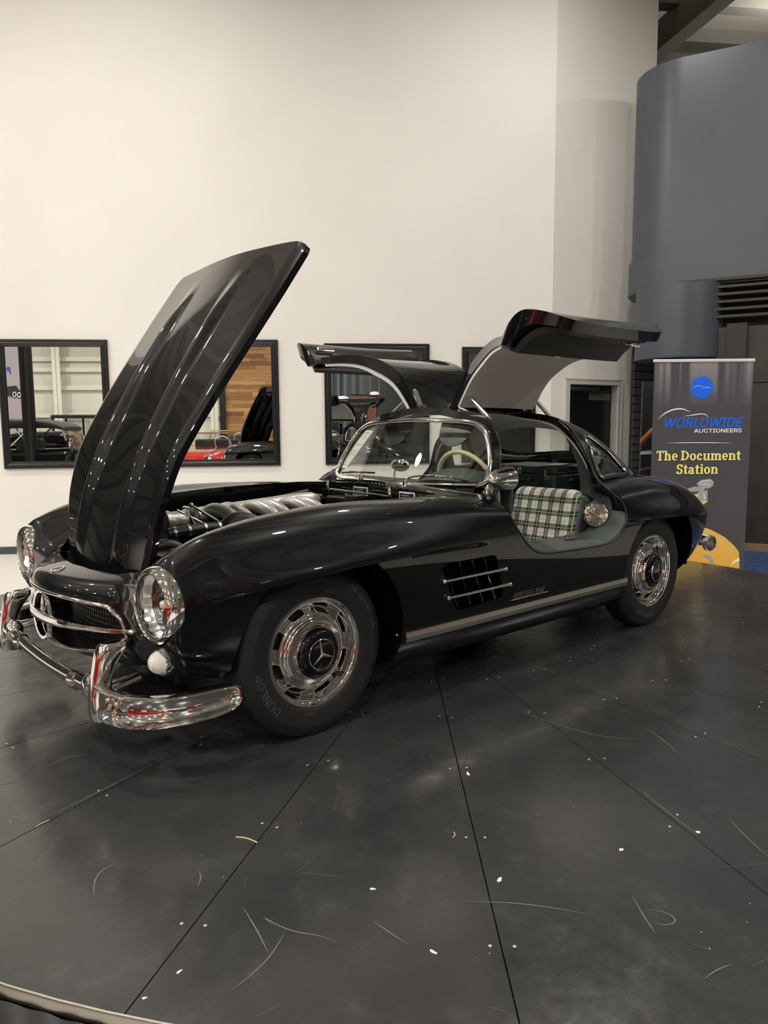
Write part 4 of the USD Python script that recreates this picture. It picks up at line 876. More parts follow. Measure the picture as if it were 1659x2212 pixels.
# ---------------------------------------------------------------- cabin
def rbox(c, s, r, M_=None, res=10):
    """box with truly round edges"""
    s = np.array(s, float)/2-r; sp = m3.Manifold.sphere(r, res*4)
    hull = m3.Manifold.batch_hull([sp.translate((sx*s[0], sy*s[1], sz*s[2])) for sx in (-1, 1) for sy in (-1, 1) for sz in (-1, 1)])
    m = tf(hull, T(c)) if M_ is None else tf(tf(hull, M_), T(c)); return m
CT = {}
for s in (-1, 1):
    keyo = np.array([10, 27, 32, 40, 48, 58, 72, 80, 87, 94, 98, 102, 108]); 
    # outer loop follows the door opening; inner loop by hand
    ok = np.array([(1.235, .985), (1.085, .83), (1.15, .655), (1.25, .578), (1.42, .553), (1.75, .545), (1.92, .56), (2.045, .69), (2.0, .85), (2.008, .93), (1.992, 1.03), (1.995, 1.13), (2.025, 1.21)])
    ik = np.array([(1.26, .57, .97), (1.15, .665, .83), (1.335, .62, .70), (1.475, .57, .595), (1.56, .535, .562), (1.77, .525, .553), (1.935, .535, .58), (2.075, .57, .735), (2.10, .555, .83), (2.065, .555, .94), (2.03, .54, 1.03), (2.01, .49, 1.13), (2.04, .38, 1.19)])
    D2 = DOORPOLY[:110]; ki = [int(np.argmin(np.hypot(D2[:, 0]-x, D2[:, 1]-z))) for x, z in ok]
    idx = np.arange(ki[0], ki[-1]+1)
    oo = np.array([(D2[i, 0], max(outer_y(*D2[i]), .15)-.012, D2[i, 1]) for i in idx]); oo[:, 1] = GF(oo[:, 1], 2, mode='nearest')
    ii = np.stack([PCH(ki, ik[:, c])(idx) for c in range(3)], 1)
    rows = []
    for w in np.linspace(0, 1, 12):
        P = oo*(1-w)+ii*w; b = math.sin(PI*w)**.8*.022
        low = np.clip((.80-oo[:, 2])/.2, 0, 1); P[:, 2] += b*low; rear = np.clip((oo[:, 0]-1.8)/.15, 0, 1)*(1-low*.6); P[:, 0] -= b*.6*rear
        rows.append(P)
    for k, (dy, dz) in enumerate(((.02, -.02), (.05, -.10), (.06, -.25))): P = ii.copy(); P[:, 1] -= dy; P[:, 2] += dz*np.clip((.8-ii[:, 2])/.2, 0, 1); rows.append(P)
    G = np.array(rows)*[1, s, 1]; nh = int(np.argmin(np.abs(oo[60:, 2]-1.145)))+60; na = 20
    nm = 'near' if s < 0 else 'far'
    CT[s] = obj('door_sill_trim', oriented(thick(G[:, na:nh+1][:, ::s], -.006)), leather, CAR, smooth=60, label=nm+' grey green leather sill and door post trim')
    obj('post_headlining', oriented(thick(G[:, nh:][:, ::s], -.006)), headliner, CT[s], smooth=60)
    obj('pillar_cover', oriented(thick(G[:, :na+1][:, ::s], -.006)), jet, CT[s], smooth=60)
    # chrome striker on the sill, round perforated grille behind the door
    sk = np.array([1.72, s*.70, .586]); obj('door_striker', cat(rbox(sk, (.10, .03, .012), .005), rod(sk+[-.035, 0, .01], sk+[.035, 0, .018], .007)), chrome, CT[s], smooth=50)
    if s < 0:
        gi = int(np.argmin(np.hypot(oo[:, 0]-2.035, oo[:, 2]-.69))); 
        gc = np.array([1.962, s*.690, .69]); ax = np.array([-.62, s*.78, .05]); Fg = axis_frame(gc, ax)
        sg = obj('round_grille', tf(lathe([(.066, -.02), (.070, .0), (.071, .010), (.066, .016), (.060, .014), (.058, .006), (.03, .014), (.0005, .017)], 48), Fg), chrome, CT[s], smooth=40, label='round chrome grille on the door post')
        studs = []
        for r_ in range(-7, 8):
            for c_ in range(-7, 8):
                x, y = (c_+.5*(r_ % 2))*.0084, r_*.0073
                if math.hypot(x, y) < .053: studs.append(tf(m3.Manifold.sphere(.0034, 8), Fg@T(x, y, .0155-.009*(math.hypot(x, y)/.058)**2)))
        obj('grille_studs', cat(*studs), pbr('brass_studs', (.55, .49, .36), .25, 1), sg, smooth=60, kind='stuff')
# roof lining of the fixed centre strip and the rear
q = (manN(house(.034), 40)-manN(house(.042), 40)) ^ cutbox((1.36, -.60, .93), (2.72, .60, 1.4)); q = q-r_hole-q_hole[-1]-q_hole[1]
for s in (-1, 1): q = q-door_prism[s]
objN('roof_lining', q, headliner, CAR)
# floor, bulkheads, shelf
obj('cabin_floor', box((1.55, 0, .27), (1.0, 1.30, .03)), dark_interior, CAR)
obj('transmission_tunnel', rbox((1.55, 0, .36), (1.0, .26, .26), .05), dark_interior, CAR)
obj('parcel_shelf', box((2.34, 0, .742), (.66, 1.20, .05), .008), case_green, CAR)
obj('rear_bulkhead', box((2.02, 0, .52), (.03, 1.20, .46), .006), case_green, CAR)
# dashboard
dz_ = []
ys = np.linspace(-.60, .60, 61); rows = []
hump = .075*np.exp(-((ys+.36)/.19)**4)+.05*np.exp(-((ys-.36)/.17)**4)*0
for w in np.linspace(0, 1, 14):
    x = ws_x(ys, .885)*(1-w)+w*1.36; x = np.minimum(x+.0, 1.37) if w < 1 else np.full_like(ys, 1.36)
    rows.append(np.stack([ws_x(ys, .885)+.02+(1.36-ws_x(ys, .885)-.02)*w, ys, .872+.012*math.sin(PI*w)+hump*math.sin(PI*min(1, .15+w*.75))], 1))
last = rows[-1]
for dx, dz in ((.006, -.03), (0, -.10), (-.02, -.19)): P = last.copy(); P[:, 0] += dx; P[:, 2] = np.minimum(P[:, 2], last[:, 2])+dz; rows.append(P)
DB = obj('dashboard', thick(np.array(rows), -.01), leather, CAR, smooth=50)
for s in (-.46, -.27): obj('dial', tf(lathe([(0, .006), (.048, .006), (.056, .010), (.058, .004), (.056, 0), (0, 0)], 30), axis_frame((1.362, s, .86), (1, 0, .05))), chrome, DB, smooth=40)
# steering wheel, cream rim
sc_ = np.array([1.285, -.36, .862]); axw = np.array([.93, 0, .37]); Fs = axis_frame(sc_, axw)
a = np.linspace(0, 2*PI, 97)[:-1]; rr = .197
SW = obj('steering_wheel', tf(sweep(np.stack([rr*np.cos(a), rr*np.sin(a), 0*a], 1), circ2(.0125, 12), True, scale=1+.07*np.cos(a*30)), Fs), cream, CAR, smooth=60, label='cream steering wheel')
obj('wheel_spokes', tf(cat(*[box((rr/2*math.cos(t), rr/2*math.sin(t), -.004), (.02, .02, .006)) if False else tf(box((rr/2, 0, -.006), (rr, .022, .007), .003), R(t, [0, 0, 1])) for t in (0, PI)]), Fs), chrome, SW)
obj('horn_ring', tf(sweep(np.stack([.10*np.cos(a), .10*np.sin(a), 0*a+.006], 1), circ2(.004, 8), True), Fs), chrome, SW, smooth=60)
obj('wheel_hub', tf(lathe([(0, .022), (.03, .02), (.042, .008), (.042, -.02), (.025, -.05), (.022, -.20), (0, -.20)], 30), Fs), cream, SW, smooth=40)
# sun visors hanging inside the top of the windscreen
for s, ang in ((1, .55), (-1, .15)):
    t = np.linspace(0, PI, 25); o = np.column_stack([.115*np.cos(t), -.125*np.sin(t)**.8]); pl = Polygon(np.vstack([o, [(-.115, .015), (.115, .015)]])).buffer(.006)
    ax = np.array([-.8, 0, .25]); Fv = axis_frame((1.345, s*.235, 1.185), (-.90, 0, .44))
    obj('sun_visor', tf(extrude(pl, .006), Fv), pbr('smoked_visor', (.012, .013, .012), .25) if s > 0 else '/World/Looks/smoked_visor', CAR)
# seats
def seat(s):
    yc = s*.395; M_ = R(math.radians(15), [0, 1, 0])
    o = obj('seat_back', rbox((1.90, yc, .615), (.13, .45, .41), .055, M_), tartan, CAR, smooth=True, label=('near' if s < 0 else 'far')+' tartan seat back')
    obj('seat_bolster', rbox((1.935, yc+s*.012, .60), (.12, .49, .40), .055, M_), seat_side, o, smooth=True)
    c = obj('seat_cushion', rbox((1.62, yc, .40), (.52, .47, .15), .06, R(-.10, [0, 1, 0])), tartan, CAR, smooth=True, label=('near' if s < 0 else 'far')+' tartan seat cushion')
for s in (-1, 1): seat(s)

# ---------------------------------------------------------------- things carried by the car
SU = thing('suitcase', (2.07, -.07, .77), 'dark green leather suitcase with chrome locks on the shelf behind the seats', 'suitcase')
x0, x1, ya, yb = 2.07, 2.50, -.345, .20; ym, wy = (ya+yb)/2, yb-ya
obj('case_body', rbox(((x0+x1)/2, ym, .825), (x1-x0, wy, .112), .010), case_green, SU, smooth=40)
obj('case_lid', rbox(((x0+x1)/2, ym, .905), (x1-x0, wy, .045), .010), case_green, SU, smooth=40)
for yk in (ya+.018, yb-.018):
    obj('stitching', cat(*[box((x0-.0012, yk, z), (.002, .0025, .0045)) for z in np.arange(.775, .925, .010)]), pbr('pale_thread', (.25, .28, .26), .8) if yk < 0 else '/World/Looks/pale_thread', SU, smooth=False, kind='stuff')
obj('side_stitching', cat(*[box((x, ya-.0012, z), (.0045, .002, .002)) for z in (.893, .872) for x in np.arange(x0+.02, x1-.02, .010)]), '/World/Looks/pale_thread', SU, smooth=False, kind='stuff')
for yk in (-.285, .085):
    lk = obj('lock', cat(rbox((x0-.004, yk, .862), (.008, .032, .030), .003), rbox((x0-.006, yk+.012, .885), (.010, .016, .048), .003), tf(m3.Manifold.cylinder(.006, .009, .008, 20), frame((x0-.006, yk-.004, .860), [0, 1, 0], [0, 0, 1], [-1, 0, 0]))), chrome, SU, smooth=40)
obj('clasp', cat(rbox((x0-.004, -.075, .893), (.008, .026, .034), .003), tf(lathe([(.008, -.004), (.012, 0), (.008, .004)], 16), frame((x0-.006, -.075, .912), [0, 1, 0], [0, 0, 1], [-1, 0, 0]))), chrome, SU, smooth=40)
hd = obj('handle', sweep(spline([(x0-.004, -.17, .853), (x0-.024, -.155, .853), (x0-.030, -.08, .851), (x0-.024, -.005, .853), (x0-.004, .01, .853)], 24), [(-.008, -.010), (.008, -.010), (.008, .010), (-.008, .010)]), case_green, SU, smooth=50)
obj('handle_rings', cat(*[sweep(np.stack([np.full(20, x0-.012), yk+.012*np.cos(np.arange(20)*PI/10), .853+.018*np.sin(np.arange(20)*PI/10)], 1), circ2(.003, 6), True, up=(1, 0, 0)) for yk in (-.155, -.005)]), chrome, hd, smooth=60)
obj('side_handle', sweep(spline([(2.20, ya-.002, .85), (2.215, ya-.018, .85), (2.29, ya-.018, .85), (2.305, ya-.002, .85)], 16), [(-.006, -.009), (.006, -.009), (.006, .009), (-.006, .009)]), case_green, SU, smooth=50)
st_ = np.array([(x0-.004, z) for z in np.linspace(.768, .926, 6)]+[(x, .931) for x in np.linspace(x0+.004, x1, 8)])
ST = thing('luggage_strap', (2.066, -.235, .768), 'dark leather luggage strap buckled over the front of the green suitcase', 'strap')
obj('strap', thick(np.stack([np.stack([st_[:, 0], np.full(len(st_), -.235+d), st_[:, 1]], 1) for d in (-.011, .011)], 0), .003), seat_side, ST, smooth=30)
obj('strap_buckle', cat(rbox((2.12, -.235, .9365), (.030, .034, .006), .0025)), steel, ST, smooth=40)
# paper sheets and rear paddle
pp = thing('paper_sheet', (2.2, -.28, .93), 'white paper sheet lying on top of the green suitcase', 'paper')
xs = np.linspace(0, 1, 8); P = np.array([[[2.10+.16*u+.02*v, -.22-.12*v-.03*u, .9325+.010*math.sin(3*u)*(v > .0)+.004*v] for u in xs] for v in np.linspace(0, 1, 6)]); obj('sheet', oriented(thick(P, .0012)), paper, pp, smooth=60)
def rear_pt(u, v): return on_y(u, v, -.30)
pc = rear_pt(1285, 983); pdl = thing('bidder_paddle', (pc[0], pc[1], pc[2]-.05), 'white round cornered card with a blue spot behind the rear quarter window', 'card')
pr_ = Polygon(spline([(-.035, -.055), (.030, -.05), (.036, -.01), (.03, .035), (0, .06), (-.03, .05), (-.04, 0)], 40, True)); Fp = frame(pc, CR*[1, 1, 0]/np.linalg.norm((CR*[1, 1, 0])), [0, 0, 1], -CF*[1, 1, 0]/np.linalg.norm(CF*[1, 1, 0]))
obj('card', tf(extrude(pr_, .003), Fp), white_enamel, pdl)
obj('blue_spot', tf(extrude(Point(-.004, .002).buffer(.024).intersection(sbox(-.05, -.005, .05, .05)), .0036), Fp), pbr('print_blue', (.01, .09, .55), .4), pdl)
obj('card_stem', box((pc[0], pc[1], pc[2]-.11), (.006, .012, .11)), white_enamel, pdl)
# auction sheet behind the far side of the windscreen
def on_ws(u, v, off=.016):
    d = ray(u, v); t = 4.0
    for _ in range(60):
        P = CAM+d*t; t += (ws_x(P[1], P[2])+off-P[0])/max(d[0], .2)
    return CAM+d*t
c4 = [on_ws(791.5, 929), on_ws(806.5, 930.5), on_ws(748, 1011), on_ws(730, 1010.5)]
AS = thing('auction_sheet', c4[3], 'white printed auction sheet standing behind the far end of the windscreen', 'paper')
gs = np.array([[c4[0]*(1-u)*(1-w)+c4[1]*u*(1-w)+c4[2]*u*w+c4[3]*(1-u)*w for u in np.linspace(0, 1, 5)] for w in np.linspace(0, 1, 9)]); obj('sheet', oriented(thick(gs, .0015)), paper, AS, smooth=60)
ln = []
nn_ = np.cross(c4[1]-c4[0], c4[3]-c4[0]); nn_ /= np.linalg.norm(nn_); nn_ *= -np.sign(nn_@(c4[0]-CAM))
for w, a_, b_, h_ in [(.06, .2, .8, .03), (.14, .3, .7, .012), (.18, .25, .7, .012), (.22, .3, .75, .012), (.36, .1, .9, .012), (.39, .2, .8, .012), (.52, .1, .9, .008), (.545, .1, .9, .008), (.57, .1, .85, .008), (.60, .1, .9, .008), (.625, .1, .9, .008), (.65, .1, .8, .008), (.68, .1, .9, .008), (.90, .1, .8, .02)]:
    q = lambda u, v: c4[0]*(1-u)*(1-v)+c4[1]*u*(1-v)+c4[2]*u*v+c4[3]*(1-u)*v
    ln.append(oriented(thick(np.array([[q(a_, w), q(b_, w)], [q(a_, w+h_), q(b_, w+h_)]])+nn_*.0018, .0004)))
obj('print_lines', cat(*ln), paper_ink, AS, smooth=False, kind='stuff')
# door furniture on the near door: lock plate, grab handle, release lever, outside handle; far door likewise
for s in (-1, 1):
    D_, Mx = DOORS[s]
    def P_(x, y, z): return (Mx@np.array([x, s*y, z, 1]))[:3]
    lp = obj('lock_plate', tf(rbox((1.84, s*.750, .655), (.09, .022, .08), .008), Mx), chrome, D_, smooth=40)
    a = np.linspace(PI*.95, PI*2.05, 20); obj('latch_hook', tf(sweep(np.stack([1.84+.036*np.cos(a), np.full(20, s*.735), .70-.036*np.sin(a)], 1), circ2(.010, 8, .006), up=(0, 1, 0)), Mx), chrome, lp, smooth=50)
    gh = [P_(1.50, .655, .862), P_(1.50, .615, .862), P_(1.53, .592, .862), P_(1.62, .592, .867), P_(1.65, .615, .872), P_(1.655, .65, .872)]
    obj('grab_handle', tube(spline(gh, 24), .0085, 10), chrome, D_, smooth=60)
    obj('handle_bosses', cat(*[tf(m3.Manifold.sphere(.015, 20), T(q)) for q in (gh[0], gh[-1])]), chrome, D_, smooth=60)
    obj('release_lever', tube(spline([P_(1.70, .65, .86), P_(1.72, .62, .86), P_(1.79, .63, .855)], 8), .006, 8), chrome, D_, smooth=60)
    obj('outside_handle', tf(rbox((1.22, s*.735, .838), (.13, .03, .016), .007), Mx), chrome, D_, smooth=50)
    # gas struts
    for k, (xa, ya_, za, xb) in enumerate(((1.40, .40, 1.218, 1.30), (2.06, .33, 1.197, 1.93))):
        p0 = np.array([xa, s*ya_, za+.004]); p1 = (Mx@np.array([1.425 if k == 0 else 1.985, s*.25, 1.262, 1]))[:3]
        st0 = obj('door_strut', rod(p0, p0+(p1-p0)*.62, .013), steel, CAR, smooth=50); obj('strut_rod', rod(p0+(p1-p0)*.6, p1, .007), chrome, st0, smooth=50)
        obj('strut_ball', cat(tf(m3.Manifold.sphere(.016, 16), T(p0)), tf(m3.Manifold.sphere(.014, 16), T(p1))), chrome, st0, smooth=60)
# ---------------------------------------------------------------- engine bay
EN = obj('engine_block', cat(rbox((.28, .02, .60), (.80, .26, .30), .03), rbox((.28, .10, .72), (.72, .10, .10), .03)), pbr('black_castings', (.015, .015, .015), .5), CAR, smooth=40, label='straight six engine under the raised bonnet')
pl = [(-.02, .12, .765), (.62, .12, .795)]
prof_path = spline([(-.03, .12, .765), (.15, .12, .775), (.40, .12, .788), (.62, .12, .795), (.66, .12, .79)], 40)
obj('intake_plenum', sweep(prof_path, circ2(.052, 20), scale=np.interp(np.arange(40), [0, 2, 34, 38, 39], [1.0, 1, .98, .75, .35])), alu, EN, smooth=50, label='cast aluminium intake plenum')
for x0 in (.01, .075, .212, .277, .414, .479):
    obj('intake_runner', tube(spline([(x0, .11, .770), (x0+.004, .065, .802), (x0+.01, -.01, .812), (x0+.02, -.10, .790), (x0+.032, -.165, .735), (x0+.04, -.19, .62)], 30), .0305, 16), alu, EN, smooth=60)
obj('plenum_flange', rbox((-.055, .12, .765), (.022, .13, .115), .008), alu, EN, smooth=40)
tb_ = obj('throttle_body', tf(lathe([(0, .0), (.045, 0), (.050, .012), (.045, .02), (.045, .09), (.052, .095), (.052, .115), (.03, .12), (0, .12)], 30), axis_frame((-.07, .115, .765), (-1, 0, -.03))), alu, EN, smooth=40)
obj('throttle_linkage', cat(rod((-.10, .02, .84), (-.01, -.07, .765), .006), rod((-.15, .06, .82), (-.06, .0, .76), .005), tf(m3.Manifold.sphere(.012, 16), T(-.10, .02, .84)), tf(m3.Manifold.sphere(.011, 16), T(-.01, -.07, .765))), steel, tb_, smooth=50)
obj('support_strap', sweep(spline([(-.135, .01, .812), (-.137, -.03, .795), (-.135, -.07, .76), (-.132, -.12, .705), (-.13, -.13, .66)], 16), [(-.013, -.002), (.013, -.002), (.013, .002), (-.013, .002)], up=(1, 0, 0.05)), chrome, EN, smooth=40)
hs = spline([(-.27, -.10, .742), (-.20, -.115, .748), (-.12, -.12, .752), (-.05, -.125, .752), (.0, -.13, .752)], 30)
H0 = obj('coolant_hose', tube(hs, .023, 14), hose, EN, smooth=60)
for k in (3, 9, 16, 23): 
    d = hs[k+1]-hs[k]; obj('hose_clamp', tf(lathe([(.0235, -.006), (.0255, -.006), (.0255, .006), (.0235, .006)], 20), axis_frame(hs[k], d)), steel, H0)
obj('air_elbow', tube(spline([(-.01, -.135, .735), (.02, -.13, .765), (.06, -.14, .768), (.10, -.16, .755), (.14, -.17, .73)], 20), .044, 16), hose, EN, smooth=60, label='black rubber air elbow')
obj('fuel_rail', cat(rod((.10, -.20, .735), (.30, -.23, .735), .016), *[tf(m3.Manifold.cylinder(.022, .010, .008, 12), T(x, -.205-.15*(x-.13)*.7, .742)) for x in (.14, .20, .26)]), steel, EN, smooth=40)
obj('battery', rbox((-.30, -.24, .60), (.20, .17, .18), .01), jet, CAR, smooth=40); obj('radiator_tank', rbox((-.44, 0, .60), (.06, .78, .14), .025), jet, CAR, smooth=50)
obj('front_hose', tube(spline([(-.42, -.12, .66), (-.34, -.14, .70), (-.26, -.16, .69), (-.22, -.20, .62)], 16), .026, 12), hose, CAR, smooth=60)
# bulkhead with its rods, clips and rating plates
FW = obj('firewall', box((.855, 0, .62), (.02, 1.10, .48)), paint, CAR)
obj('wash_bottle', rbox((.72, .28, .74), (.12, .14, .16), .02), pbr('dark_bottle', (.02, .02, .02), .3), CAR, smooth=40)
obj('relay_box', rbox((.80, .10, .765), (.08, .16, .10), .01), jet, CAR, smooth=40)
lr = [np.array([.80, .20, .846]), np.array([.80, -.05, .842]), np.array([.80, -.30, .838])]
RD = obj('throttle_rod', tube(lr, .005, 8), chrome, FW, smooth=60)
for q in (lr[0], lr[2]): obj('rod_clip', tube(spline([q+[0, 0, -.01], q+[-.01, 0, .015], q+[0, .008, .035], q+[.005, 0, .045]], 10), .008, 8), chrome, RD, smooth=60)
def plate(u, v, w, h, x=.83):
    P = on_x(u, v, x); o = obj('rating_plate', box(P, (.003, w, h)), white_enamel, FW, smooth=False)
    obj('plate_field', box(P-[.002, 0, 0], (.002, w-.012, h-.012)), matte_black, o, smooth=False)
    obj('plate_print', cat(*[box(P+[-.0035, (k % 2)*.01, (k-1)*.010], (.001, w*.6-(k*.01), .003)) for k in range(3)]), silver_text, o, smooth=False, kind='stuff')
plate(779, 1061, .115, .045); plate(879, 1071, .11, .036)
obj('brake_pipes', cat(tube(spline([(.84, -.18, .80), (.76, -.22, .78), (.68, -.30, .77), (.60, -.40, .76)], 16), .007, 8), tube(spline([(.84, .25, .79), (.72, .18, .80), (.66, .14, .82)], 12), .009, 8), tube(spline([(.80, .40, .82), (.60, .38, .80), (.40, .34, .79)], 14), .014, 10)), hose, CAR, smooth=60)
bk = on_x(760, 1073, .72); obj('pedal_box', rbox(bk-[-.02, 0, .02], (.07, .09, .06), .01), jet, CAR, smooth=40)
for k in range(2): obj('hex_bolt', tf(m3.Manifold.cylinder(.008, .008, .008, 6), T(bk[0]-.02, bk[1]-.02+.04*k, bk[2]+.011)), chrome, CAR, smooth=30)
# ---------------------------------------------------------------- the round turntable
TC = np.array([1.43, .117]); TR = 3.10
deck = mat('scuffed_black_deck', {
  'g': ('geometry', {}), 'n1': ('noise_texture', {'scale': 1.1, 'detail': 6, 'roughness': .6}), 'n2': ('noise_texture', {'scale': 9, 'detail': 7, 'roughness': .7}),
  'mp': ('mapping', {'rotation': (0, 0, .5), 'scale': (3, 22, 1)}), 'n3': ('noise_texture', {'scale': 3, 'detail': 4}),
  'v': ('voronoi_texture', {'scale': 26, 'feature': 'f1', 'randomness': 1}), 'sp': ('math', {'math_type': 'less_than', 'value2': .045}), 'vm': ('separate_color', {}), 'gate': ('math', {'math_type': 'greater_than', 'value2': .86}), 'spk': ('math', {'math_type': 'multiply'}),
  'r1': ('rgb_ramp', {'ramp': [(.33, (.021, .021, .0215)), (.60, (.034, .0338, .0335)), (.8, (.052, .051, .049))]}),
  'r2': ('rgb_ramp', {'ramp': [(.56, (0, 0, 0)), (.72, (.5, .5, .5)), (.85, (1, 1, 1))]}),
  'm1': ('mix_color', {'blend_type': 'mix', 'b': (.075, .074, .071)}), 'k': ('math', {'math_type': 'multiply', 'value2': .4}),
  'm2': ('mix_color', {'blend_type': 'mix', 'b': (.42, .41, .38)}),
  'rr': ('rgb_ramp', {'ramp': [(.3, (.13,)*3), (.75, (.30,)*3)]}), 'b': ('bump', {'strength': .08, 'distance': .002}),
  'p': ('principled_bsdf', {'specular_ior_level': .5})},
  [('g.position', 'n1.vector'), ('g.position', 'n2.vector'), ('g.position', 'mp.vector'), ('mp.vector', 'n3.vector'), ('g.position', 'v.vector'), ('v.distance', 'sp.value1'), ('v.color', 'vm.color'), ('vm.r', 'gate.value1'), ('sp.value', 'spk.value1'), ('gate.value', 'spk.value2'),
   ('n1.fac', 'r1.fac'), ('n2.fac', 'r2.fac'), ('r2.color', 'k.value1'), ('k.value', 'm1.fac'), ('r1.color', 'm1.a'), ('m1.result', 'm2.a'), ('spk.value', 'm2.fac'), ('m2.result', 'p.base_color'), ('n2.fac', 'rr.fac'), ('rr.color', 'p.roughness'), ('n3.fac', 'b.height'), ('b.normal', 'p.normal')])
skirt_m = pbr('black_skirt_cloth', (.010, .010, .010), .85, sheen_weight=.3)
edge_m = pbr('worn_metal_edge', (.45, .43, .38), .35, 1)
screw_m = pbr('zinc_screw', (.42, .41, .38), .5, .4)
scuff_m = pbr('scratch_in_the_paint', (.10, .098, .092), .7)
TT = thing('turntable', (*TC, FZ), 'round black painted display turntable under the coupe', 'turntable')
gap = .0035
def wedge(a0, a1, ri=.0):
    n = 9; aa = np.linspace(a0, a1, n); out = [(TR*math.cos(a), TR*math.sin(a)) for a in aa]
    p = Polygon([(0, 0)]+out).buffer(-gap/2, join_style=2)
    return p
BASE = math.radians(-100.5)
for k in range(24):
    a0 = BASE+math.radians(15)*k; w = wedge(a0, a0+math.radians(15)); g = .0055 if k in (22, 23, 0) else .0035
    m = extrude(w, .03, -.03); obj('deck_panel', tf(m, T(TC[0], TC[1], 0)), deck, TT, smooth=False)
obj('deck_base', tf(lathe([(0, -.06), (TR-.01, -.06), (TR-.01, -.028), (0, -.028)], 120), T(*TC, -.003)), matte_black, TT)
obj('edge_trim', tf(lathe([(TR, -.030), (TR+.003, -.030), (TR+.004, -.004), (TR+.002, .0012), (TR-.003, .0012), (TR-.003, -.03)], 160), T(*TC, 0)), edge_m, TT)
# pleated skirt
a = np.linspace(0, 2*PI, 1441)[:-1]; rows = []
for z, amp in ((-.028, .004), (-.05, .006), (-.075, .009), (-.12, .014), (-.22, .02), (FZ+.004, .024)):
    r = TR+.008+amp*(.5+.5*np.sin(a*230+1.2*np.sin(a*37))+.35*np.sin(a*97)); rows.append(np.stack([TC[0]+r*np.cos(a), TC[1]+r*np.sin(a), np.full_like(a, z)], 1))
P = np.array(rows); P = np.concatenate([P, P[:, :1]], 1); obj('pleated_skirt', grid(P), skirt_m, TT, smooth=50)
# screw heads in pairs along the joints
sc = []
for k in range(24):
    a = BASE+math.radians(15)*k
    for r in (.55, 1.0, 1.45, 1.9, 2.35, 2.8):
        for s in (-1, 1):
            q = TC+np.array([math.cos(a), math.sin(a)])*(r+rng.normal(0, .02))+np.array([-math.sin(a), math.cos(a)])*s*(.03+rng.normal(0, .004))
            sc.append(tf(m3.Manifold.cylinder(.0010, .0048, .0042, 8), T(*q, -.0004)))
obj('screw_heads', cat(*sc), screw_m, TT, kind='stuff')
# long scratches seen in the paint
scr = [[(430, 1010+640), (520, 1690)], ]
SCR = [[(1123, 1536), (1190, 1560), (1300, 1590), (1390, 1597)], [(1390, 1570), (1430, 1597), (1468, 1630)], [(1520, 1433), (1462, 1424), (1400, 1415)], [(90, 1660), (140, 1640), (190, 1628)], [(205, 1618), (230, 1610)],
 [(430, 1880), (433, 1900), (426, 1915)], [(530, 1895), (528, 1915)], [(590, 1998), (570, 1982), (620, 2007), (690, 2022), (725, 2036)], [(617, 2010), (575, 2075), (500, 2140)], [(525, 1960), (555, 2010), (580, 2060)], [(805, 1990), (835, 2010), (880, 2040)], [(1550, 1874), (1659, 1866)], [(1570, 1765), (1625, 1820), (1659, 1850)], [(1375, 1700), (1450, 1760), (1510, 1805)], [(1522, 2115), (1550, 2095), (1582, 2083)], [(1625, 2088), (1659, 2070)],
 [(1490, 2037), (1535, 2052)], [(1395, 1965), (1445, 1975), (1458, 1990), (1440, 1998), (1415, 1995)], [(1365, 1935), (1395, 1985), (1415, 2015)], [(1005, 1948), (1130, 1953), (1270, 1975)], [(650, 1885), (735, 1893)], [(640, 1885), (682, 1852)], [(0, 1675+20), (40, 1688)], [(205, 1935), (203, 1912), (222, 1880), (262, 1862)],
 [(555, 2196), (606, 2172)], [(745, 2108), (750, 2083)], [(722, 1752), (731, 1710)], [(800, 1700), (885, 1662)], [(95, 1768), (210, 1712), (330, 1650)], [(1055, 2175), (1100, 2188)], [(1065, 1545), (1100, 1538)]]
sm = []
for pl in SCR:
    q = spline([on_z(u, v, .0006) for u, v in pl], 4*len(pl)) if len(pl) > 2 else np.array([on_z(u, v, .0006) for u, v in pl])
    d = np.gradient(q, axis=0); nrm = np.stack([-d[:, 1], d[:, 0], 0*d[:, 0]], 1); nrm /= np.linalg.norm(nrm, axis=1, keepdims=True)
    w = .0017*np.sin(np.linspace(.25, PI-.25, len(q)))[:, None]; G = np.stack([q-nrm*w, q+nrm*w], 1); v, f = grid(G); sm.append(thick(G, .0004, np.array([0, 0, 1.])))
obj('scratches', cat(*sm), scuff_m, TT, kind='stuff')
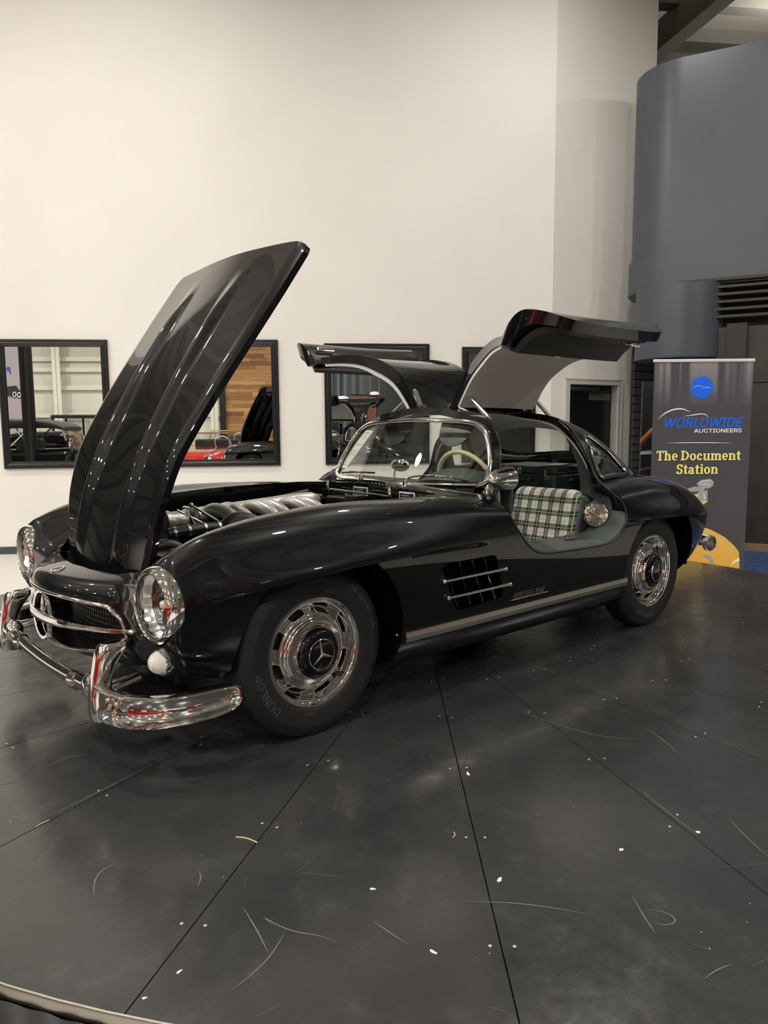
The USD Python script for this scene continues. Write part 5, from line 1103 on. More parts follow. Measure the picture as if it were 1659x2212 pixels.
# chips of grit and straw lying on the deck
straw = pbr('dry_straw', (.62, .48, .20), .6); grit = pbr('pale_grit', (.60, .57, .50), .8)
def straw_piece(pl, r, label):
    o = obj('straw', tube(spline([on_z(u, v, r) for u, v in pl], 8), r, 6), straw, None, label=label, cat_='straw', smooth=50)
straw_piece([(509, 1808), (530, 1810), (556, 1820)], .0016, 'longest piece of dry straw lying on the black deck below the front wheel')
straw_piece([(980, 1797), (983, 1803), (978, 1809)], .0013, 'short bent bit of straw left of the wide deck joint')
straw_piece([(78, 1786), (92, 1778), (106, 1772)], .0013, 'thin straw lying in a deck joint far left in front of the car')
for i, (u, v, r, lab) in enumerate([(1079, 1901, .010, 'largest pale leaf-like chip beside the wide deck joint'), (1011, 1672, .010, 'pale scuffed flake on the wide deck joint level with the front wheel'), (936, 2057, .008, 'pale curled chip on the deck left of the wide joint near the bottom'), (805, 1921, .007, 'pale flake on the deck below the front wheel, midway down the deck'),
    (1342, 1836, .008, 'small pale flake on the deck right of the joint, under its middle'), (1508, 1798, .008, 'pale chip near the reddish scuff on the right of the deck'), (312, 2157, .005, 'pale square chip near the turntable edge at lower left'), (387, 2100, .006, 'pale triangular chip on the deck at lower left, above the square chip')]):
    q = on_z(u, v, 0); aa = np.linspace(0, 2*PI, 10)[:-1]; rr = r*(1+.35*np.sin(aa*2+i)+.15*np.sin(aa*3+2*i))
    obj('paint_chip', tf(extrude(Polygon(np.stack([rr*np.cos(aa), .6*rr*np.sin(aa)], 1)), .0015), T(q[0], q[1], .0002)@R(i*.9, [0, 0, 1])), grit, None, label=lab, cat_='chip', smooth=False)
# ---------------------------------------------------------------- ceiling lamps
lamp_glow = mat('lamp_glow', {'e': ('emission', {'color': (1, .95, .86), 'strength': 60})}, surface='e.emission')
UP = .07
def ceiling_lamp(t, s, k, dz=-1.35, r=.17, power=1.0):
    p = wallp(t, s, cz(s)+dz)
    th = thing('high_bay_lamp', p, None, 'lamp')
    obj('housing', tf(lathe([(0, .30), (.05, .30), (.06, .22), (.12, .20), (.20, .06), (.235, .0), (.225, -.004), (.19, .05), (0, .06)], 20), T(p)), trim_m, th)
    obj('hanger', rod(p+[0, 0, .29], [p[0], p[1], cz(s)-.2], .008, 6), steel, th)
    lamp(f'lamp_light_{k:03d}', p-np.array([0, 0, .012]), r, power)
    lamp(f'added_uplight_{k:03d}', p+np.array([0, 0, .31]), .05, power*UP, aim=(0, 0, 1))  # upward disk added over each housing to brighten the ceiling
    return th
kk = 0
for s in (2.6, 6.2, 9.8, 14.5, 20):
    for t in (-15.5, -10.5, -5.8, -1.2, 3.4, 8.0):
        if t > 6 and s < 4: continue
        if s > 18 and t > 2: continue
        o = ceiling_lamp(t+.35*math.sin(7*s+t), s+.3*math.cos(5*t), kk, power=44.0*(1.5 if s > 9 else .8 if t > 2 else 1.0)); kk += 1
        tag(o, 'one of three high bay lamps out of frame, two added to brighten the ceiling', group='high bay lamps of the hall')
for t, s in ((9.5, -3.5), (15, -3), (10.8, 3.6)):  # the two behind the wall are added to brighten the ceiling there
    UP = .9 if s < 0 else .07
    o = ceiling_lamp(t, s, kk, power=48.0 if s == 3.6 else 34.0); kk += 1; tag(o, 'one of three high bay lamps out of frame, two added to brighten the ceiling', group='high bay lamps of the hall')
# ---------------------------------------------------------------- roll-up banner beside the turntable
BD = 6.80
c_tl, c_tr = on_depth(1412.5, 777, BD), on_depth(1630, 777, BD)
bx = (c_tr-c_tl)*[1, 1, 0]; bw = np.linalg.norm(bx); bx /= bw; byy = np.array([0, 0, 1.]); bz_ = np.cross(bx, byy); bz_ = bz_ if bz_@(CAM-c_tl) > 0 else -bz_
ztop_ = (c_tl[2]+c_tr[2])/2; bo = np.array([*c_tl[:2], FZ]); hB = ztop_-FZ
ban_m = mat('banner_print', {'g': ('geometry', {}), 's': ('separate_xyz', {}), 'mp': ('mapping', {'scale': (14, 14, .22)}), 'n': ('noise_texture', {'scale': 1.0, 'detail': 3}), 'h': ('map_range', {'from_min': float(ztop_-.42), 'from_max': float(ztop_), 'to_min': 0, 'to_max': 1, 'clamp': True}), 'r': ('rgb_ramp', {'ramp': [(.42, (0, 0, 0)), (.62, (1, 1, 1))]}), 'k': ('math', {'math_type': 'multiply'}), 'm': ('mix_color', {'a': (.065, .060, .070), 'b': (.27, .25, .27)}), 'p': ('principled_bsdf', {'roughness': .5})},
   [('g.position', 's.vector'), ('s.z', 'h.value'), ('g.position', 'mp.vector'), ('mp.vector', 'n.vector'), ('n.fac', 'r.fac'), ('r.color', 'k.value1'), ('h.result', 'k.value2'), ('k.value', 'm.fac'), ('m.result', 'p.base_color')])
blue_p = pbr('banner_blue', (.004, .13, .85), .5); yell_p = pbr('banner_yellow', (.90, .78, .24), .5); white_p = pbr('banner_white', (.85, .85, .85), .5); gold_p = mat('banner_gold_wing', {'g': ('geometry', {}), 's': ('separate_xyz', {}), 'h': ('map_range', {'from_min': FZ+.1, 'from_max': .45, 'clamp': True}), 'm': ('mix_color', {'a': (.80, .40, .05), 'b': (.88, .62, .14)}), 'p': ('principled_bsdf', {'roughness': .45})}, [('g.position', 's.vector'), ('s.z', 'h.value'), ('h.result', 'm.fac'), ('m.result', 'p.base_color')])
blk_p = pbr('banner_black', (.008, .008, .009), .5); grey_p = pbr('banner_grey', (.36, .36, .37), .5)
BN = thing('roll_up_banner', bo+bx*bw/2, 'grey roll-up banner with blue lettering and a yellow heading beside the turntable', 'banner')
FB = frame(bo, bx, byy, bz_)
obj('cloth', tf(box((bw/2, hB/2, -.001), (bw*.985, hB-.02, .002)), FB), ban_m, BN, smooth=False)
obj('top_rail', tf(rbox((bw/2, hB-.008, 0), (bw*1.01, .028, .022), .008), FB), pbr('pale_rail', (.72, .70, .68), .35, .2), BN, smooth=40)
obj('base_case', tf(rbox((bw/2, .045, -.01), (bw*1.03, .09, .11), .03), FB), steel, BN, smooth=40)
obj('support_pole', tf(rod((bw/2, .09, -.04), (bw/2, hB-.02, -.02), .009), FB), steel, BN)
def bpix(u, v):                                              # place on the cloth seen at a pixel
    d = ray(u, v); n = bz_; P = CAM+d*((bo-CAM)@n)/(d@n); q = P-bo; return float(q@bx), float(q[2])
def flat(name, poly, mt, z=.0012, t=.0008, parent=None, **k): return obj(name, tf(extrude(poly, t, z), FB), mt, parent or BN, smooth=False, **k)
cx_, cy_ = bpix(1516, 837); r_ = abs(bpix(1540, 837)[0]-cx_)
em = flat('round_emblem', Point(cx_, cy_).buffer(r_, 32), blue_p)
def stroke(pts, ws, n=24):
    P = spline([bpix(*p) for p in pts], n); w = np.interp(np.linspace(0, 1, n), np.linspace(0, 1, len(ws)), ws)
    d = np.gradient(P, axis=0); nn = np.stack([-d[:, 1], d[:, 0]], 1); nn /= np.linalg.norm(nn, axis=1, keepdims=True)
    return Polygon(np.vstack([P+nn*w[:, None]/2, (P-nn*w[:, None]/2)[::-1]])).buffer(0)
flat('emblem_line', unary_union([stroke([(1495, 840), (1505, 834), (1514, 834), (1521, 836)], [.001, .004, .001]), stroke([(1517, 839), (1527, 837), (1537, 839)], [.001, .004, .001])]), white_p, .0022, .0006, em)
flat('swoosh', unary_union([stroke([(1421, 906), (1432, 896), (1448, 887), (1466, 883), (1480, 885), (1491, 890)], [.002, .012, .012, .002]), stroke([(1478, 899), (1500, 896), (1517, 894), (1526, 897), (1531, 903)], [.002, .009, .008, .001])]), white_p)
def words(name, s, u0, v0, u1, v1, mt, skew=0, bold=True, serif=0, z=.0014, vtop=None):
    """line of lettering from pixel (u0,v0) baseline left to u1 right, capitals up to v1"""
    x0, y0 = bpix(u0, v0); x1, _ = bpix(u1, v0); _, y1 = bpix(u0, v1); h = y1-y0
    v, f = text(s, h, .0008, bold); a, b = v[:, 0].min(), v[:, 0].max(); v = v.copy(); v[:, 0] = x0+(v[:, 0]-a)/(b-a)*(x1-x0); v[:, 0] += skew*v[:, 1]; v[:, 1] += y0; v[:, 2] += z
    return obj(name, tf((v, f), FB), mt, BN, smooth=False)
words('word_worldwide', 'WORLDWIDE', 1431, 923.5, 1601, 903, blue_p, .22)
words('word_auctioneers', 'AUCTIONEERS', 1499, 934.5, 1602, 926.5, white_p)
flat('rule_line', stroke([(1441, 957), (1470, 956.4), (1510, 956.2), (1550, 956.4), (1579, 957)], [.001, .006, .007, .006, .001]), white_p)
# slab serif heading: bold letters with square serifs added at the stems
def slab(name, s, u0, v0, u1, v1):
    x0, y0 = bpix(u0, v0); x1, _ = bpix(u1, v0); _, y1 = bpix(u0, v1); h = y1-y0; adv = 0; polys = []
    wd = {'T': .66, 'h': .64, 'e': .56, ' ': .22, 'D': .76, 'o': .60, 'c': .53, 'u': .66, 'm': .96, 'n': .66, 't': .42, 'S': .60, 'a': .58, 'i': .34}
    tk, xh, sf = .17, .72, .10
    def R_(a, b, c, d): return sbox(a, b, c, d)
    def ring(cx, cy, rx, ry): return affinity.scale(Point(0, 0).buffer(1, 24), rx, ry, origin=(0, 0)).difference(affinity.scale(Point(0, 0).buffer(1, 24), rx-tk*.95, ry-.13, origin=(0, 0))) if False else affinity.translate(affinity.scale(Point(0, 0).buffer(1, 24), rx, ry, origin=(0, 0)).difference(affinity.scale(Point(0, 0).buffer(1, 24), max(rx-tk, .02), max(ry-.12, .02), origin=(0, 0))), cx, cy)
    for ch in s:
        w = wd[ch]; g = []
        if ch == 'T': g = [R_(w/2-tk/2, 0, w/2+tk/2, 1), R_(.02, .86, w-.02, 1), R_(.02, .70, .10, 1), R_(w-.10, .70, w-.02, 1), R_(w/2-.19, 0, w/2+.19, sf)]
        if ch in 'hnmu':
            n = 2 if ch == 'm' else 1; st_ = .08; g = [R_(st_, 0, st_+tk, 1 if ch == 'h' else xh)]
            for k in range(n):
                xx = st_+(k+1)*(w-.16-tk)/n
                if ch == 'u': g += [R_(xx, 0, xx+tk, xh), R_(st_+.05, 0, xx+.02, .13), R_(xx, 0, xx+tk+.07, sf), R_(st_-.07, xh-sf, st_+.05, xh), R_(xx-.07, xh-sf, xx+.05, xh)]
                else: g += [R_(xx, 0, xx+tk, xh-.10), affinity.translate(ring(0, 0, (xx+tk-st_-k*(w-.16-tk)/n)/2*.98, .30).intersection(sbox(-1, 0, 1, 1)), (xx+tk+st_+k*(w-.16-tk)/n)/2, xh-.30), R_(xx-.05, 0, xx+tk+.06, sf)]
            if ch != 'u': g += [R_(st_-.07, 0, st_+tk+.06, sf), R_(st_-.08, (1 if ch == 'h' else xh)-sf, st_+.05, 1 if ch == 'h' else xh)]
        if ch in 'oce':
            o = ring(w/2, xh/2, w/2-.03, xh/2+.01)
            if ch == 'c': o = o.difference(R_(w*.62, xh*.30, w, xh*.62))
            if ch == 'e': o = unary_union([o.difference(R_(w*.55, xh*.22, w, xh*.44)), R_(.12, xh*.42, w-.06, xh*.57)])
            g = [o]
        if ch == 'D': g = [R_(.10, 0, .10+tk, 1), affinity.translate(ring(0, 0, w-.26, .5).intersection(sbox(0, -1, 2, 1)), .22, .5), R_(.02, 0, .34, .12), R_(.02, .88, .34, 1)]
        if ch == 't': g = [R_(.11, .08, .11+tk, .92), R_(.02, xh-.12, w-.03, xh), R_(.13, 0, w-.04, .13)]
        if ch == 'i': g = [R_(.10, 0, .10+tk, xh), R_(.02, 0, w-.02, sf), R_(.02, xh-sf, .2, xh), Point(.17, .92).buffer(.10)]
        if ch == 'S': g = [ring(w/2, .73, w/2-.04, .28).difference(R_(w*.55, .45, w, .72)), ring(w/2, .27, w/2-.03, .29).difference(R_(0, .28, w*.45, .60)), R_(w-.13, .70, w-.04, .98), R_(.03, .02, .12, .30)]
        if ch == 'a': g = [R_(w-.10-tk, 0, w-.10, xh-.12), ring(w/2-.04, .20, w/2-.05, .215), affinity.translate(ring(0, 0, w/2-.07, .24).intersection(sbox(-1, 0, 1, 1)), w/2-.03, xh-.24), R_(w-.14, 0, w, sf)]
        if g: polys.append(affinity.translate(unary_union(g), adv, 0))
        adv += w
    U = unary_union(polys); sx = (x1-x0)/adv; U = affinity.affine_transform(U, [sx, 0, 0, h, x0, y0])
    sh = flat(name+'_outline', U.buffer(.005), blk_p, .0009, .0006); return flat(name, U.buffer(.0005), yell_p, .0018, .0006)
slab('heading_line', 'The Document', 1417, 995, 1600, 974); slab('heading_line', 'Station', 1460, 1024, 1551, 1003)
# printed picture below: pale chrome shape over a golden wing with a dark round lamp
wing = Polygon([bpix(*p) for p in [(1440, 1130), (1470, 1125), (1500, 1132), (1535, 1144), (1565, 1160), (1585, 1178), (1596, 1192), (1597, 1225), (1597, 1260), (1430, 1260), (1430, 1150)]]).buffer(0)
flat('printed_wing', wing.intersection(sbox(.005, .06, bw-.008, hB)), gold_p)
lamp_ = affinity.scale(Point(*bpix(1528, 1172)).buffer(1, 24), .050, .075); pl_ = flat('printed_lamp', lamp_, blk_p, .0022, .0006)
flat('printed_chrome', unary_union([stroke([(1519, 1155), (1535, 1160), (1540, 1172), (1530, 1188), (1522, 1180)], [.004, .02, .012, .02, .004]), stroke([(1520, 1200), (1532, 1205), (1540, 1222)], [.02, .035, .03])]), grey_p, .0030, .0006)
flat('printed_glint', stroke([(1578, 1222), (1586, 1214), (1597, 1208)], [.002, .02, .03]).intersection(sbox(0, 0, bw, 5)), white_p, .0022, .0006)
orn = unary_union([Polygon([bpix(*p) for p in [(1504, 1046), (1514, 1037), (1534, 1034), (1542, 1040), (1540, 1050), (1530, 1056), (1512, 1052)]]), Polygon([bpix(*p) for p in [(1484, 1056), (1500, 1051), (1524, 1052), (1520, 1060), (1500, 1062), (1488, 1062)]]), Polygon([bpix(*p) for p in [(1508, 1062), (1528, 1058), (1528, 1080), (1516, 1084), (1508, 1076)]])])
flat('printed_ornament', orn, grey_p, .0016, .0006)
flat('ornament_shine', unary_union([stroke([(1506, 1044), (1518, 1040), (1536, 1038)], [.004, .008, .004]), stroke([(1508, 1049), (1520, 1046), (1536, 1046)], [.003, .006, .003]), stroke([(1520, 1064), (1522, 1078)], [.006, .01])]), white_p, .0024, .0006)
flat('ornament_gold', Polygon([bpix(*p) for p in [(1500, 1068), (1512, 1064), (1514, 1080), (1530, 1082), (1516, 1092), (1508, 1088)]]), gold_p, .0013, .0004)
# second, dark poster stand half hidden behind the banner
P2 = on_depth(1384, 1000, 7.2); pw = .62
PS = thing('poster_stand', (P2[0]+.25, P2[1]-.1, FZ), 'dark poster stand with red and gold streaks, half hidden behind the banner', 'poster')
d2 = np.array([bd[0], bd[1], 0]); n2 = np.array([bd[1], -bd[0], 0]); z1_ = on_depth(1388, 826, 7.2)[2]; F2 = frame((P2[0], P2[1], FZ), d2, [0, 0, 1], n2)
obj('poster_board', tf(box((pw/2, (z1_-FZ)/2, -.01), (pw, z1_-FZ, .02), .003), F2), pbr('poster_grey', (.022, .022, .023), .5), PS)
def p2pix(u, v):
    d = ray(u, v); P = CAM+d*((P2-CAM)@n2)/(d@n2); q = P-P2; return float(q@d2), float(P[2]-FZ)
def poly2(name, pts, mt, z): obj(name, tf(extrude(Polygon([p2pix(*p) for p in pts]), .001, z), F2), mt, PS, smooth=False)
poly2('gold_streak', [(1383, 948), (1406, 925), (1430, 905), (1430, 915), (1406, 935), (1383, 962)], pbr('streak_gold', (.75, .42, .20), .5), .0005)
poly2('red_streak', [(1383, 956), (1406, 933), (1430, 912), (1430, 918), (1406, 940), (1383, 966)], pbr('streak_red', (.30, .05, .03), .5), .0016)
poly2('white_streak', [(1382, 980), (1385, 975), (1430, 971), (1430, 980), (1384, 982)], white_p, .0005)
poly2('rose_streak', [(1381, 1013), (1402, 1008), (1430, 1000), (1430, 1007), (1402, 1013), (1381, 1017)], pbr('streak_rose', (.35, .10, .08), .5), .0005)
# ---------------------------------------------------------------- the rest of the hall, as the wall mirrors and the paint show it
REFL = np.eye(4); REFL[:3, :3] -= 2*np.outer(WN, WN); REFL[:3, 3] = 2*WD*WN
def refl_pt(P): return (REFL@np.r_[P, 1])[:3]
def mir_s(u, v, s):                                           # real point at distance s in front of the wall, seen in a mirror at a pixel
    c = refl_pt(CAM); d = REFL[:3, :3]@ray(u, v); return c+d*((WD-s)-c@WN)/(d@WN)
def st_box(name, t0, t1, s0, s1, z0, z1, mt, parent=None, kind='structure', bev=0, **k):
    m = tf(box((0, 0, 0), (t1-t0, s1-s0, z1-z0), bev), frame(wallp((t0+t1)/2, (s0+s1)/2, (z0+z1)/2), WT, -WN, [0, 0, 1])); return obj(name, m, mt, parent, kind=kind if parent is None else None, **k)
SF = 24.5
def tsz(u, v, s): q = mir_s(u, v, s); return float(q@WT), float(q[2])
cream_wall = noisy('cream_metal_wall', (.62, .60, .52), (.66, .64, .56), .8, .5)
girt_m = pbr('cream_steel', (.68, .66, .58), .5)
st_box('wall_front', -36, 26, SF, SF+.2, FZ, cz(SF), cream_wall); st_box('wall_left', -36, -35.8, -6, SF, FZ, 9, cream_wall); st_box('wall_far_right', 25.8, 26, -20, SF, FZ, 9, cream_wall)
gz_ = [tsz(180, v, SF-.1)[1] for v in (897, 838, 799, 776)]
for k, z in enumerate(gz_): st_box(f'girt_{k+1}', -36, 26, SF-.22, SF, z-.09, z+.09, girt_m)
tcol = tsz(129, 850, SF-.3)[0]
for k in range(-4, 5): 
    c_ = tcol+6.4*k; o = thing('steel_column', wallp(c_, SF-.35, FZ), kind='structure')
    st_box('flange', c_-.16, c_+.16, SF-.62, SF-.59, FZ, cz(SF-.6)-.2, girt_m, o); st_box('web', c_-.015, c_+.015, SF-.62, SF-.0, FZ, cz(SF-.4)-.2, girt_m, o)
# side bay left of the white wall: banded metal siding
bay_l = noisy('bay_siding', (.30, .29, .25), (.34, .33, .285), 1.0, .6); bay_d = pbr('bay_band', (.10, .097, .088), .6)
st_box('wall_bay', -36, -4.4, -9.2, -9.0, FZ, 10, bay_l); st_box('wall_bay_return', -4.6, -4.4, -9.0, 0, FZ, 10, bay_l)
for k in range(6): st_box(f'bay_girt_{k+1}', -36, -4.6, -9.0, -8.88, .7+1.62*k, 1.2+1.62*k, bay_d)
for k in range(12): st_box(f'bay_seam_{k+1}', -5.6-2.4*k, -5.57-2.4*k, -9.0, -8.98, FZ, 10, bay_d)
# glazed doors along the foot of that wall
pale_pane = pbr('frosted_pane', (.50, .56, .46), .3)
zw = tsz(230, 908, SF-.1)[1]
for k, (ua, ub) in enumerate(((82, 106), (198, 236))):
    ta, tb = tsz(ua, 930, SF-.1)[0], tsz(ub, 930, SF-.1)[0]; o = thing(f'window_{k+1}', wallp((ta+tb)/2, SF-.1, FZ), kind='structure')
    n = 3 if k else 2; w = (tb-ta)/n
    for i in range(n):
        for j in range(3): h = (zw-FZ)/3; st_box('pane', ta+w*i+.03, ta+w*(i+1)-.03, SF-.12, SF-.08, FZ+h*j+.03, FZ+h*(j+1)-.03, pale_pane, o)
    st_box('window_frame', ta-.06, tb+.06, SF-.10, SF-.02, FZ, zw+.06, girt_m, o)
# sheet wall with a printed panel far left: vintage car picture and blue lettering
tl, _ = tsz(5, 880, 19); tr, _ = tsz(47, 880, 19); z0p, z1p = tsz(30, 903, 19)[1], tsz(30, 768, 19)[1]
PB = thing('printed_wall_panel', wallp((tl+tr)/2, 19, FZ), 'tall lavender grey printed panel with an old car, seen in the leftmost mirror', 'panel')
st_box('panel_board', tl-1.2, tr, 19, 19.06, FZ, z1p+.5, pbr('lavender_print', (.38, .35, .38), .5), PB)
FP = REFL@frame(CAM+ray(36, 850)*1.0, CR, CU, -CF)
def panel_shape(pts, mt, name, z=.004):
    q = [mir_s(*p, 18.985) for p in pts]; c = np.mean(q, 0); L = [((a-c)@WT, a[2]-c[2]) for a in q]
    obj(name, tf(extrude(Polygon(L).buffer(0), .006), frame(c+WN*z, WT, [0, 0, 1], WN)), mt, PB, smooth=False)
def circ_px(cx, cy, rx, ry, n=24): return [(cx+rx*math.cos(a), cy+ry*math.sin(a)) for a in np.linspace(0, 2*PI, n)[:-1]]
ink = pbr('panel_ink', (.015, .015, .016), .5); bluei = pbr('panel_blue', (.02, .07, .35), .5)
panel_shape([(8, 836), (36, 833), (38, 838), (46, 846), (46, 852), (42, 854), (38, 846), (26, 848), (20, 856), (8, 858)], ink, 'printed_car')
panel_shape([(10, 858), (22, 862), (24, 850), (38, 850), (46, 858), (40, 860), (36, 856)], ink, 'printed_fender', .005)
for c_ in ((32, 852), (42, 853)):
    panel_shape(circ_px(*c_, 5.6, 8), ink, 'printed_tyre', .010); panel_shape(circ_px(*c_, 4.2, 6), white_p, 'printed_whitewall', .014); panel_shape(circ_px(*c_, 2.6, 4), ink, 'printed_hub', .018)
panel_shape([(18.5, 793), (21, 792.6), (24.5, 808), (22, 808), (21, 802), (17, 802), (14.5, 797), (15.5, 793)], bluei, 'blue_letter'); 
# black round pillar
q = mir_s(62, 880, 6.6); o = thing('round_pillar', (*q[:2], FZ), kind='structure'); obj('pillar_shaft', tf(lathe([(.0, FZ), (.125, FZ), (.125, 8.0), (0, 8.0)], 40), T(q[0], q[1], 0)), jet, o, smooth=40)
# wooden plank wall
tw0, tw1 = tsz(488, 880, 20.2)[0], tsz(640, 880, 20.2)[0]; tw0, tw1 = min(tw0, tw1), max(tw0, tw1)
WW = thing('plank_wall', wallp((tw0+tw1)/2, 20.2, FZ), kind='structure')
woods = [mat(f'plank_wood_{k}', {'g': ('geometry', {}), 'mp': ('mapping', {'scale': (1.5, 1.5, 22)}), 'n': ('noise_texture', {'scale': 2.2, 'detail': 6, 'distortion': .6}), 'r': ('rgb_ramp', {'ramp': [(.3, a), (.7, b)]}), 'p': ('principled_bsdf', {'roughness': .55})}, [('g.position', 'mp.vector'), ('mp.vector', 'n.vector'), ('n.fac', 'r.fac'), ('r.color', 'p.base_color')]) for k, (a, b) in enumerate((((.34, .17, .055), (.50, .28, .10)), ((.22, .10, .03), (.38, .19, .065)), ((.42, .24, .09), (.58, .36, .15)), ((.13, .06, .02), (.26, .125, .045))))]
z = FZ; r_i = 0; hz_ = .145
while z < 4.1:
    x = tw0-rng.uniform(0, 1.0)
    while x < tw1:
        L = rng.uniform(.7, 1.9); a, b = max(x, tw0), min(x+L, tw1)
        if b-a > .02: st_box('plank', a+.002, b-.002, 20.2-rng.uniform(.0, .014), 20.24, z+.002, z+hz_-.002, woods[int(rng.choice(4, p=[.4, .27, .22, .11]))], WW)
        x += L
    z += hz_; r_i += 1
st_box('wall_wood_core', tw0, tw1, 20.24, 20.4, FZ, z, matte_black, WW); st_box('edge_post', tw0-.22, tw0, 20.0, 20.4, FZ, z+.3, jet, WW)
# dark curtain, partition and cylinder seen in the third mirror
def dark(name, *a, **k): return st_box(name, *a, **k)
grey_dark = pbr('charcoal_partition', (.040, .042, .042), .6)
q = mir_s(812, 880, 9.6); CY = thing('round_bulkhead', (*q[:2], FZ), kind='structure'); obj('bulkhead_shell', tf(lathe([(0, FZ), (.75, FZ), (.75, 6.5), (0, 6.5)], 60), T(*(q[:2]+WT[:2]*.35), 0)), grey_dark, CY, smooth=40)
ta = tsz(835, 880, 10.2)[0]; st_box('partition', ta, 5.4, 10.2, 10.4, FZ, 6.5, grey_dark)
tc0, tc1 = tsz(700, 880, 15)[0], tsz(800, 880, 15)[0]; tc0, tc1 = min(tc0, tc1), max(tc0, tc1)
ct = thing('pleated_curtain', wallp((tc0+tc1)/2, 15, FZ), 'tall slate grey pleated curtain seen in the mirror over the windscreen', 'curtain')
xs = np.linspace(tc0-.4, tc1+.4, 500); ph = xs*26
Pc = np.array([[wallp(x, 15+.06*math.sin(p+.6*math.sin(p*.37)), zz) for x, p in zip(xs, ph)] for zz in (FZ+.02, 6.2)]); obj('curtain_cloth', thick(Pc, .01), pbr('slate_curtain', (.10, .125, .135), .7), ct, smooth=60)
pl1 = pbr('tan_leather_panel', (.20, .125, .08), .5); pl2 = pbr('rust_panel', (.22, .085, .040), .5)
for nm, ua, ub, vt, mt, lab in (('standing_panel', 758, 793, 854, pl1, 'tan standing panel seen in the mirror over the windscreen'), ('standing_panel', 794.5, 813, 856, pl2, 'narrow rust brown standing panel right of the tan one in the mirror')):
    a, b = tsz(ua, 900, 8.95)[0], tsz(ub, 900, 8.95)[0]; zt_ = tsz(ua, vt, 8.95)[1]; a, b = min(a, b), max(a, b); o = thing(nm, wallp((a+b)/2, 8.95, FZ), lab, 'panel')
    st_box('board', a, b, 8.95, 8.99, FZ, zt_, mt, o); st_box('board_rail', a-.01, b+.01, 8.94, 9.0, zt_, zt_+.02, jet, o); st_box('board_foot', a+.05, b-.05, 8.75, 9.2, FZ, FZ+.02, steel, o)
def pendant(u, v, s, r, lab):
    q = mir_s(u, v, s); o = thing('pendant_lamp', q, lab, 'lamp', None)
    obj('shade', tf(lathe([(.0, .055), (r*.5, .052), (r*.95, .018), (r, 0), (r*.9, -.006), (0, .004)], 30), T(q)), pbr('lamp_shade_white', (.8, .8, .8), .5) if 'lamp_shade_white' not in str([p.GetName() for p in stage.GetPrimAtPath('/World/Looks').GetChildren()]) else '/World/Looks/lamp_shade_white', o, smooth=40)
    obj('glow_disc', tf(lathe([(0, -.010), (r*.85, -.010), (r*.85, -.007), (0, -.007)], 24), T(q)), pend_glow, o)
    for d in (-.11, .11): obj('wire', rod(q+WT*d+[0, 0, .04], q+WT*d+[0, 0, 3.2], .006, 6), steel, o)
pend_glow = mat('pendant_glow', {'e': ('emission', {'color': (1, .97, .92), 'strength': 6})}, surface='e.emission')
pendant(738.5, 860, 12, .20, 'white pendant lamp left of the tan panel, in the mirror over the windscreen'); pendant(809, 851, 10.0-1.5, .12, 'white pendant lamp above the rust panel, in the mirror over the windscreen')
a, b = tsz(718, 797, 13)[0], tsz(786, 797, 13)[0]; a, b = min(a, b), max(a, b); zl_ = tsz(750, 797, 13)[1]
o = thing('light_trough', wallp((a+b)/2, 13, zl_), 'pale long light trough above the curtain, in the mirror over the windscreen', 'lamp'); st_box('trough_body', a, b, 12.8, 13.2, zl_, zl_+.14, trim_m, o); st_box('trough_diffuser', a+.03, b-.03, 12.83, 13.17, zl_-.02, zl_, pend_glow, o)
# shop corner with red machine, stool and sign in the mirror's lower left
q = mir_s(725, 965, 10); o = thing('red_pump', (*q[:2], FZ), 'red cabinet with a cream sign on top, low in the mirror over the windscreen', 'cabinet')
obj('cabinet', tf(rbox((0, 0, FZ+.55), (.40, .4, 1.1), .05), T(q[0], q[1], 0)), pbr('dark_red_enamel', (.22, .012, .015), .25), o, smooth=40)
qs = mir_s(719, 944, 10); obj('cream_sign', tf(rbox((0, 0, 0), (.26, .10, .17), .02), T(qs)), pbr('cream_sign_face', (.75, .68, .45), .4), o, smooth=40); obj('sign_post', rod([qs[0], qs[1], FZ], qs, .02), jet, o)
q = mir_s(748, 955, 10.6); o = thing('bar_stool', (*q[:2], FZ), 'black high backed stool beside the red cabinet in the mirror', 'stool')
obj('stool_seat', tf(rbox((0, 0, FZ+.95), (.42, .42, .10), .03), T(q[0], q[1], 0)), jet, o, smooth=40); obj('stool_back', tf(rbox((0, .18, FZ+1.30), (.44, .06, .34), .03), T(q[0], q[1], 0)), jet, o, smooth=40)
for dx in (-.17, .17):
    for dy in (-.17, .17): obj('stool_leg', rod((q[0]+dx, q[1]+dy, FZ), (q[0]+dx*.8, q[1]+dy*.8, FZ+.92), .014), chrome, o)

